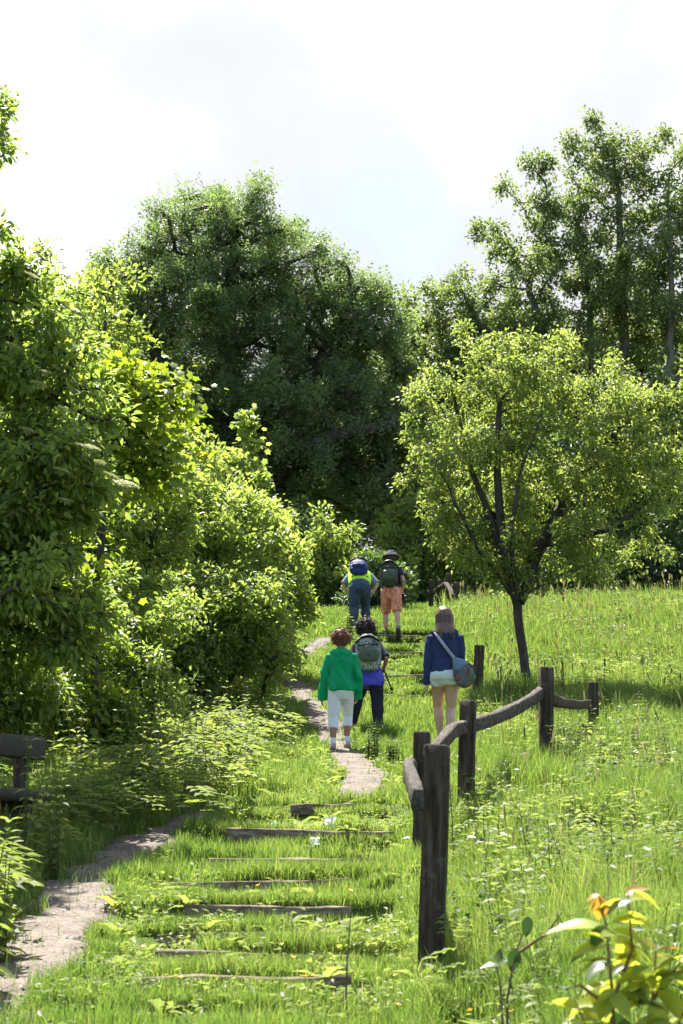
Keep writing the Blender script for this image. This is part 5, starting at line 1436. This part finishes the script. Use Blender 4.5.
# --- 1: green hoodie
J = person('person in a long green hoodie and white cropped trousers, walking on the stony path', 341, 20.7, 629,
           [(-.10, -.12, 0), (.07, .12, .0)], [(-.225, .03, .66), (.20, .08, .68)], lean=.11, skin=SKIN_TAN, hipx=.0)
top(J, 'hoodie', C_GREEN, hem=-.035, ease=.024, sleeve=1.12, hood=True, folds=.020, seed=11, cuff=.024, flare=1.06)
legs(J, 'trousers', C_WHITE, end=.70, ease=.006, folds=.004, seed=12)
hair_curly(J, H_AUB, 1.24, 1000, 3, .06, .0032, 1.0, .2)
shoes(J, C_SHOEP, C_SOLEW, C_WHITE, .05)
# --- 2: curly dark hair, backpack
J2 = person('person with curly black hair and dark trousers, a blue-purple jacket tied round the waist', 367, 22.2, 618,
            [(-.20, .16, 0), (.15, -.16, 0)], [(-.20, .16, .76), (.23, .16, .86)], lean=.20, side=-.07, skin=SKIN_TAN, hipx=.03, poles=[(-.2, -1, 0), (.3, -1, 0)])
top(J2, 'shirt', C_DSHIRT, hem=-.03, ease=.016, sleeve=.45, folds=.006, seed=21)
legs(J2, 'trousers', C_BLACK, end=.97, ease=.014, folds=.011, seed=22, wide=1.08)
hair_curly(J2, H_DARK, 1.36, 1200, 5, .07, .0032, 1.0, .32)
shoes(J2, C_SPORT, C_SOLED)
H2 = J2['H']; S2 = J2['S']
Ls = [cloft([S2(.035), S2(.0), S2(-.05), S2(-.10), S2(-.135)], [(.092 * H2 + .02, .074 * H2 + .02), (.106 * H2 + .02, .082 * H2 + .022), (.112 * H2 + .02, .088 * H2 + .02), (.108 * H2 + .022, .088 * H2 + .02), (.090 * H2 + .02, .08 * H2 + .02)], 22, tuple(J2['rt']), round_=False)]
jk = blob('tied_jacket', Ls, .009, C_PURPLE, J2['root'], 3, .010, 11, 24)
# --- 3: navy hoodie
J3 = person('person with long brown hair, navy hoodie and short pale shorts, walking up on the right', 444.5, 20.3, 605,
            [(-.045, .14, 0), (.045, -.14, .05)], [(-.215, .02, .68), (.20, .22, .82)], lean=.05, hipx=.01, poles=[(-.3, -1, 0), (.3, -1, 0)])
top(J3, 'hoodie', C_NAVY, hem=.0, ease=.014, sleeve=1.04, hood=True, folds=.013, seed=31, cuff=.019)
legs(J3, 'shorts', C_SHORT, end=.155, ease=.012, waist=.03, folds=.006, seed=32, cuffw=1.16, low=.088)
hair_long(J3, H_BROWN)
shoes(J3, C_SPORT, C_SOLEW)
# --- 4: stooping, hi-vis vest
J4 = person('person stooping uphill in blue jeans and a bright yellow-green safety vest', 360, 33.9, 555,
            [(-.13, -.12, 0), (.12, .22, 0)], [(-.20, .26, .72), (.22, .28, .74)], lean=.80, headf=.25, H=1.76, drop=.03, poles=[(-1, -.3, .3), (1, -.3, .3)], build=1.12)
top(J4, 'check_shirt', C_PLAID, hem=.02, ease=.022, sleeve=.46, folds=.006, seed=41, hw=1.12)
legs(J4, 'jeans', C_JEAN, end=.98, ease=.018, waist=.05, folds=.012, seed=42, wide=1.14)
H4 = J4['H']; S4 = J4['S']
v1 = [(.045, .098, .080), (.10, .100, .082), (.16, .104, .083), (.22, .106, .080), (.255, .092, .066)]
blob('safety_vest', [cloft([S4(a) for a, _, _ in v1], [(b * H4 * 1.1 + .034, c * H4 * 1.1 + .022) for _, b, c in v1], 22, tuple(J4['rt']), round_=False)], .009, C_HIVIS, J4['root'], 3, .006, 10, 43)
blob('belt', [cloft([S4(.030), S4(.046)], [(.094 * H4 + .03, .074 * H4 + .03)] * 2, 22, tuple(J4['rt']), round_=False)], .009, cloth('red_brown_belt', (.22, .06, .045), .2), J4['root'], 2)
hair_curly(J4, H_GREY, 1.1, 200, 9, .02, .004, .6, .1)
shoes(J4, C_SPORT, C_SOLED)
# --- 5: orange shorts
J5 = person('person in orange flower-print shorts and a striped bucket hat, stepping up onto the top steps', 392, 33.0, 548,
            [(-.11, .12, 0), (.12, -.30, .20)], [(-.06, .36, 1.12), (.22, .14, .93)], lean=.24, hipx=.0, poles=[(-.2, -1, -.4), (.2, -1, 0)], skin=SKIN)
top(J5, 'shirt', C_DSHIRT, hem=-.02, ease=.018, sleeve=.30, folds=.005, seed=51)
legs(J5, 'shorts', C_ORANGE, end=.50, ease=.014, waist=.05, folds=.010, seed=52, cuffw=1.1, wide=1.02)
hair_curly(J5, H_DARK, 1.05, 160, 13, .02, .004, .6, .15)
shoes(J5, C_SPORT, C_SOLED)
hc, hd, H5 = J5['head'], J5['hd'], J5['H']; hr = .062 * H5
M_HAT = noise_mat('dark_hat', [(.3, (.025, .025, .03)), (.7, (.06, .06, .065))], scale=12, rough=.85, bump=.3)
hat = blob('bucket_hat', [cloft([hc + hd * hr * .15, hc + hd * hr * .5, hc + hd * hr * 1.05, hc + hd * hr * 1.25], [hr * 1.28, hr * 1.18, hr * 1.02, hr * .7], 20, round_=False), cloft([hc + hd * hr * -.02, hc + hd * hr * .14, hc + hd * hr * .3], [(hr * 1.72, hr * 1.72), (hr * 1.55, hr * 1.55), (hr * 1.2, hr * 1.2)], 20, round_=False)], .009, M_HAT, J5['root'], 3, .003, 10, 3)
blob('hat_band', [cloft([hc + hd * hr * .42, hc + hd * hr * .68], [hr * 1.24, hr * 1.20], 20, round_=False)], .008, cloth('pale_band', (.32, .31, .28), .2), hat, 1)


# ------------------------------------------------------------------ what they carry
def backpack(J, label, c_up, w, h, d, main, accent, trim, seed=1, tilt=0, name='backpack', up=.19, dx=0.0):
    H, S, sp, fw, rt = J['H'], J['S'], J['sp'], J['fw'], J['rt']
    c = S(up) - fw * (.060 * H + d * .55 + .02) + rt * dx; base = J['base'] + c
    root = empty(name, base, label, 'backpack'); u = sp
    P = lambda z, y=0: u * z * h - fw * y
    L = [cloft([P(-.5), P(-.42), P(-.15), P(.2), P(.42), P(.5)], [(w * .36, d * .36), (w * .47, d * .48), (w * .5, d * .52), (w * .47, d * .46), (w * .38, d * .38), (w * .26, d * .26)], 24, tuple(rt), .72)]
    blob('sack', L, .009, main, root, 3, .006, 12, seed)
    L = [cloft([P(-.36, d * .5), P(-.30, d * .56), P(-.05, d * .6), P(.08, d * .52)], [(w * .30, d * .12), (w * .37, d * .2), (w * .36, d * .2), (w * .28, d * .08)], 18, tuple(rt), .75)]
    blob('front_pocket', L, .008, accent, root, 3, .004, 14, seed + 1)
    L = [cloft([P(.30, d * .1) - rt * w * .44, P(.44, d * .12) - rt * w * .2, P(.47, d * .12), P(.44, d * .12) + rt * w * .2, P(.30, d * .1) + rt * w * .44], [(d * .3, .015), (d * .42, .025), (d * .45, .028), (d * .42, .025), (d * .3, .015)], 14, tuple(fw))]
    blob('lid', L, .008, trim, root, 3, .003, 14, seed + 2)
    for s_ in (-1, 1):
        x = rt * s_ * .062 * H
        pts = [S(.245) - fw * .085 * H + x, S(.287) - fw * .03 * H + x * 1.05, S(.287) + fw * .02 * H + x * 1.1, S(.23) + fw * .078 * H + x * 1.15, S(.16) + fw * .06 * H + x * 1.35, S(.11) - fw * .01 * H + x * 1.62, S(.10) - fw * .075 * H + x * 1.2]
        pts = [q + fw * 0 + (q - S(.2)) * .10 - c for q in pts]
        v, f = cloft(pts, [(.022, .006)] * 7, 10, tuple(rt)); mb = MB(); mb.put(v, [q for q in f if len(q) == 4]); mb.build('strap', trim, root, True)
    # webbing and buckles on the back
    for z in (-.22, .16):
        v, f = cloft([P(z, d * .62) - rt * w * .4 - fw * -.04, P(z, d * .80), P(z, d * .62) + rt * w * .4 - fw * -.04], [(.010, .004)] * 3, 8, tuple(sp)); mb = MB(); mb.put(v, [q for q in f if len(q) == 4]); mb.build('webbing', trim, root, True)
    v, f = cloft([P(.5), P(.57) - rt * .0, P(.5, -.01)], [.005] * 3, 8); 
    hb = MB(); pts = [P(.47) - rt * .05, P(.56) - rt * .035, P(.56) + rt * .035, P(.47) + rt * .05]; v, f = cloft(pts, [.007] * 4, 8); hb.put(v, [q for q in f if len(q) == 4]); hb.build('handle', trim, root, True)
    return root


K_CAMO = pattern('grey_green_print', [(.38, (.05, .06, .05)), (.46, (.16, .18, .15)), (.55, (.34, .36, .36)), (.62, (.10, .12, .09))], 22, kind='noise')
K_DKG = cloth('dark_olive_nylon', (.03, .045, .03), .3, rough=.5)
K_OLV = cloth('olive_nylon', (.07, .09, .055), .3, rough=.5)
K_BLK = cloth('black_nylon', (.014, .014, .017), .2, rough=.45)
K_BLU = cloth('blue_nylon', (.02, .035, .12), .3, rough=.5)
K_GRY = pattern('grey_print', [(.40, (.08, .09, .10)), (.52, (.30, .31, .34)), (.6, (.04, .05, .06))], 20, kind='noise')
backpack(J2, 'grey-green patterned backpack on the back of the person with curly black hair', .19, .34, .42, .17, K_CAMO, K_OLV, K_BLK, 61, up=.150)
backpack(J4, 'dark blue backpack riding high on the stooping person in the yellow vest', .2, .38, .40, .20, K_BLU, K_BLU, K_BLK, 63, up=.215, dx=-.02)
backpack(J5, 'dark olive backpack on the person in the bucket hat', .2, .35, .48, .20, K_DKG, K_OLV, K_BLK, 65, up=.155, dx=-.05)

# sling bag on person 3
H3, S3, b3_ = J3['H'], J3['S'], J3['base']
K_PATCH = pattern('patchwork_print', [(0, (.05, .10, .10)), (.22, (.16, .075, .075)), (.40, (.05, .12, .065)), (.55, (.07, .10, .15)), (.70, (.16, .12, .085)), (.85, (.035, .06, .08))], 30)
K_TOP = cloth('blue_grey_canvas', (.12, .18, .26), .15)
K_STR = cloth('grey_strap', (.27, .27, .31), .1)
bc = np.array([.215, -.14, .83 * H3 / 1.63]); Rb = Matrix.Rotation(-.38, 3, 'Y')
root = empty('sling_bag', b3_ + bc, 'patchwork sling bag with blue-grey top hanging at the right hip of the navy-hoodie walker', 'bag')
rr_ = lambda q: np.array(Rb @ Vector(q))
L = [cloft([rr_(q) for q in ((0, 0, -.15), (0, 0, -.11), (0, 0, 0), (0, 0, .09))], [(.09, .035), (.125, .055), (.12, .06), (.09, .045)], 20, tuple(rr_((1, 0, 0))), .8)]
blob('pouch', L, .008, K_PATCH, root, 4, .006, 14, 71)
L = [cloft([rr_(q) for q in ((0, 0, .07), (-.01, 0, .12), (-.035, 0, .19))], [(.105, .052), (.085, .042), (.03, .018)], 18, tuple(rr_((1, 0, 0))), .8)]
blob('flap', L, .008, K_TOP, root, 4, .005, 14, 72)
fw, rt = J3['fw'], J3['rt']
P_ = [b3_ * 0 + bc + rr_((-.035, 0, .18)), S3(.10) - fw * .098 * H3 + rt * .055 * H3, S3(.17) - fw * .098 * H3 + rt * .0 * H3, S3(.235) - fw * .096 * H3 - rt * .045 * H3, S3(.275) - fw * .062 * H3 - rt * .064 * H3, S3(.298) - rt * .070 * H3, S3(.27) + fw * .06 * H3 - rt * .066 * H3, S3(.19) + fw * .088 * H3 + rt * .0 * H3, S3(.10) + fw * .085 * H3 + rt * .06 * H3, bc + np.array([-.01, .07, .15])]
P_ = [q - bc for q in P_]
v, f = cloft(P_, [(.019, .005)] * len(P_), 10, tuple(rt)); mb = MB(); mb.put(v, [q for q in f if len(q) == 4]); mb.build('strap', K_STR, root, True)

# walking pole of person 2
a, e, c = J2['arm'][1]; b2_ = J2['base']; hand = c + unit(c - e) * .06
tipw = at(392, 690, 21.9); tip = tipw - b2_
root = empty('walking_pole', b2_ + hand, 'dark walking pole in the right hand of the backpacker with black curly hair', 'walking pole')
mb = MB(); d_ = tip - hand; mb.tube([(0, 0, 0), tuple(d_ * .5), tuple(d_)], [.012, .012, .008], 8); mb.build('shaft', K_BLK, root, True)
mb = MB(); mb.tube([tuple(-d_ * .10), tuple(-d_ * .04), (0, 0, 0), tuple(d_ * .10)], [.014, .017, .016, .015], 10); mb.build('grip', K_BLK, root, True)
mb = MB(); mb.tube([tuple(d_ * .93), tuple(d_ * .96)], [.022, .018], 10); mb.build('basket', K_BLK, root, True)
# small black pouch in the right hand of person 5
a, e, c = J5['arm'][1]; b5_ = J5['base']; hand = c + unit(c - e) * .09
root = empty('drawstring_pouch', b5_ + hand, 'small black pouch dangling from the hand of the bucket-hat walker', 'pouch')
blob('pouch_body', [cloft([(0, 0, -.16), (0, 0, -.11), (0, 0, -.04), (0, 0, -.01)], [(.05, .035), (.07, .05), (.055, .04), (.02, .018)], 16)], .008, K_BLK, root, 3, .005, 16, 81)
mb = MB(); mb.tube([(0, 0, -.02), (.004, 0, .02), (0, 0, .05)], [.005, .005, .005], 6); mb.build('cord', K_BLK, root, True)
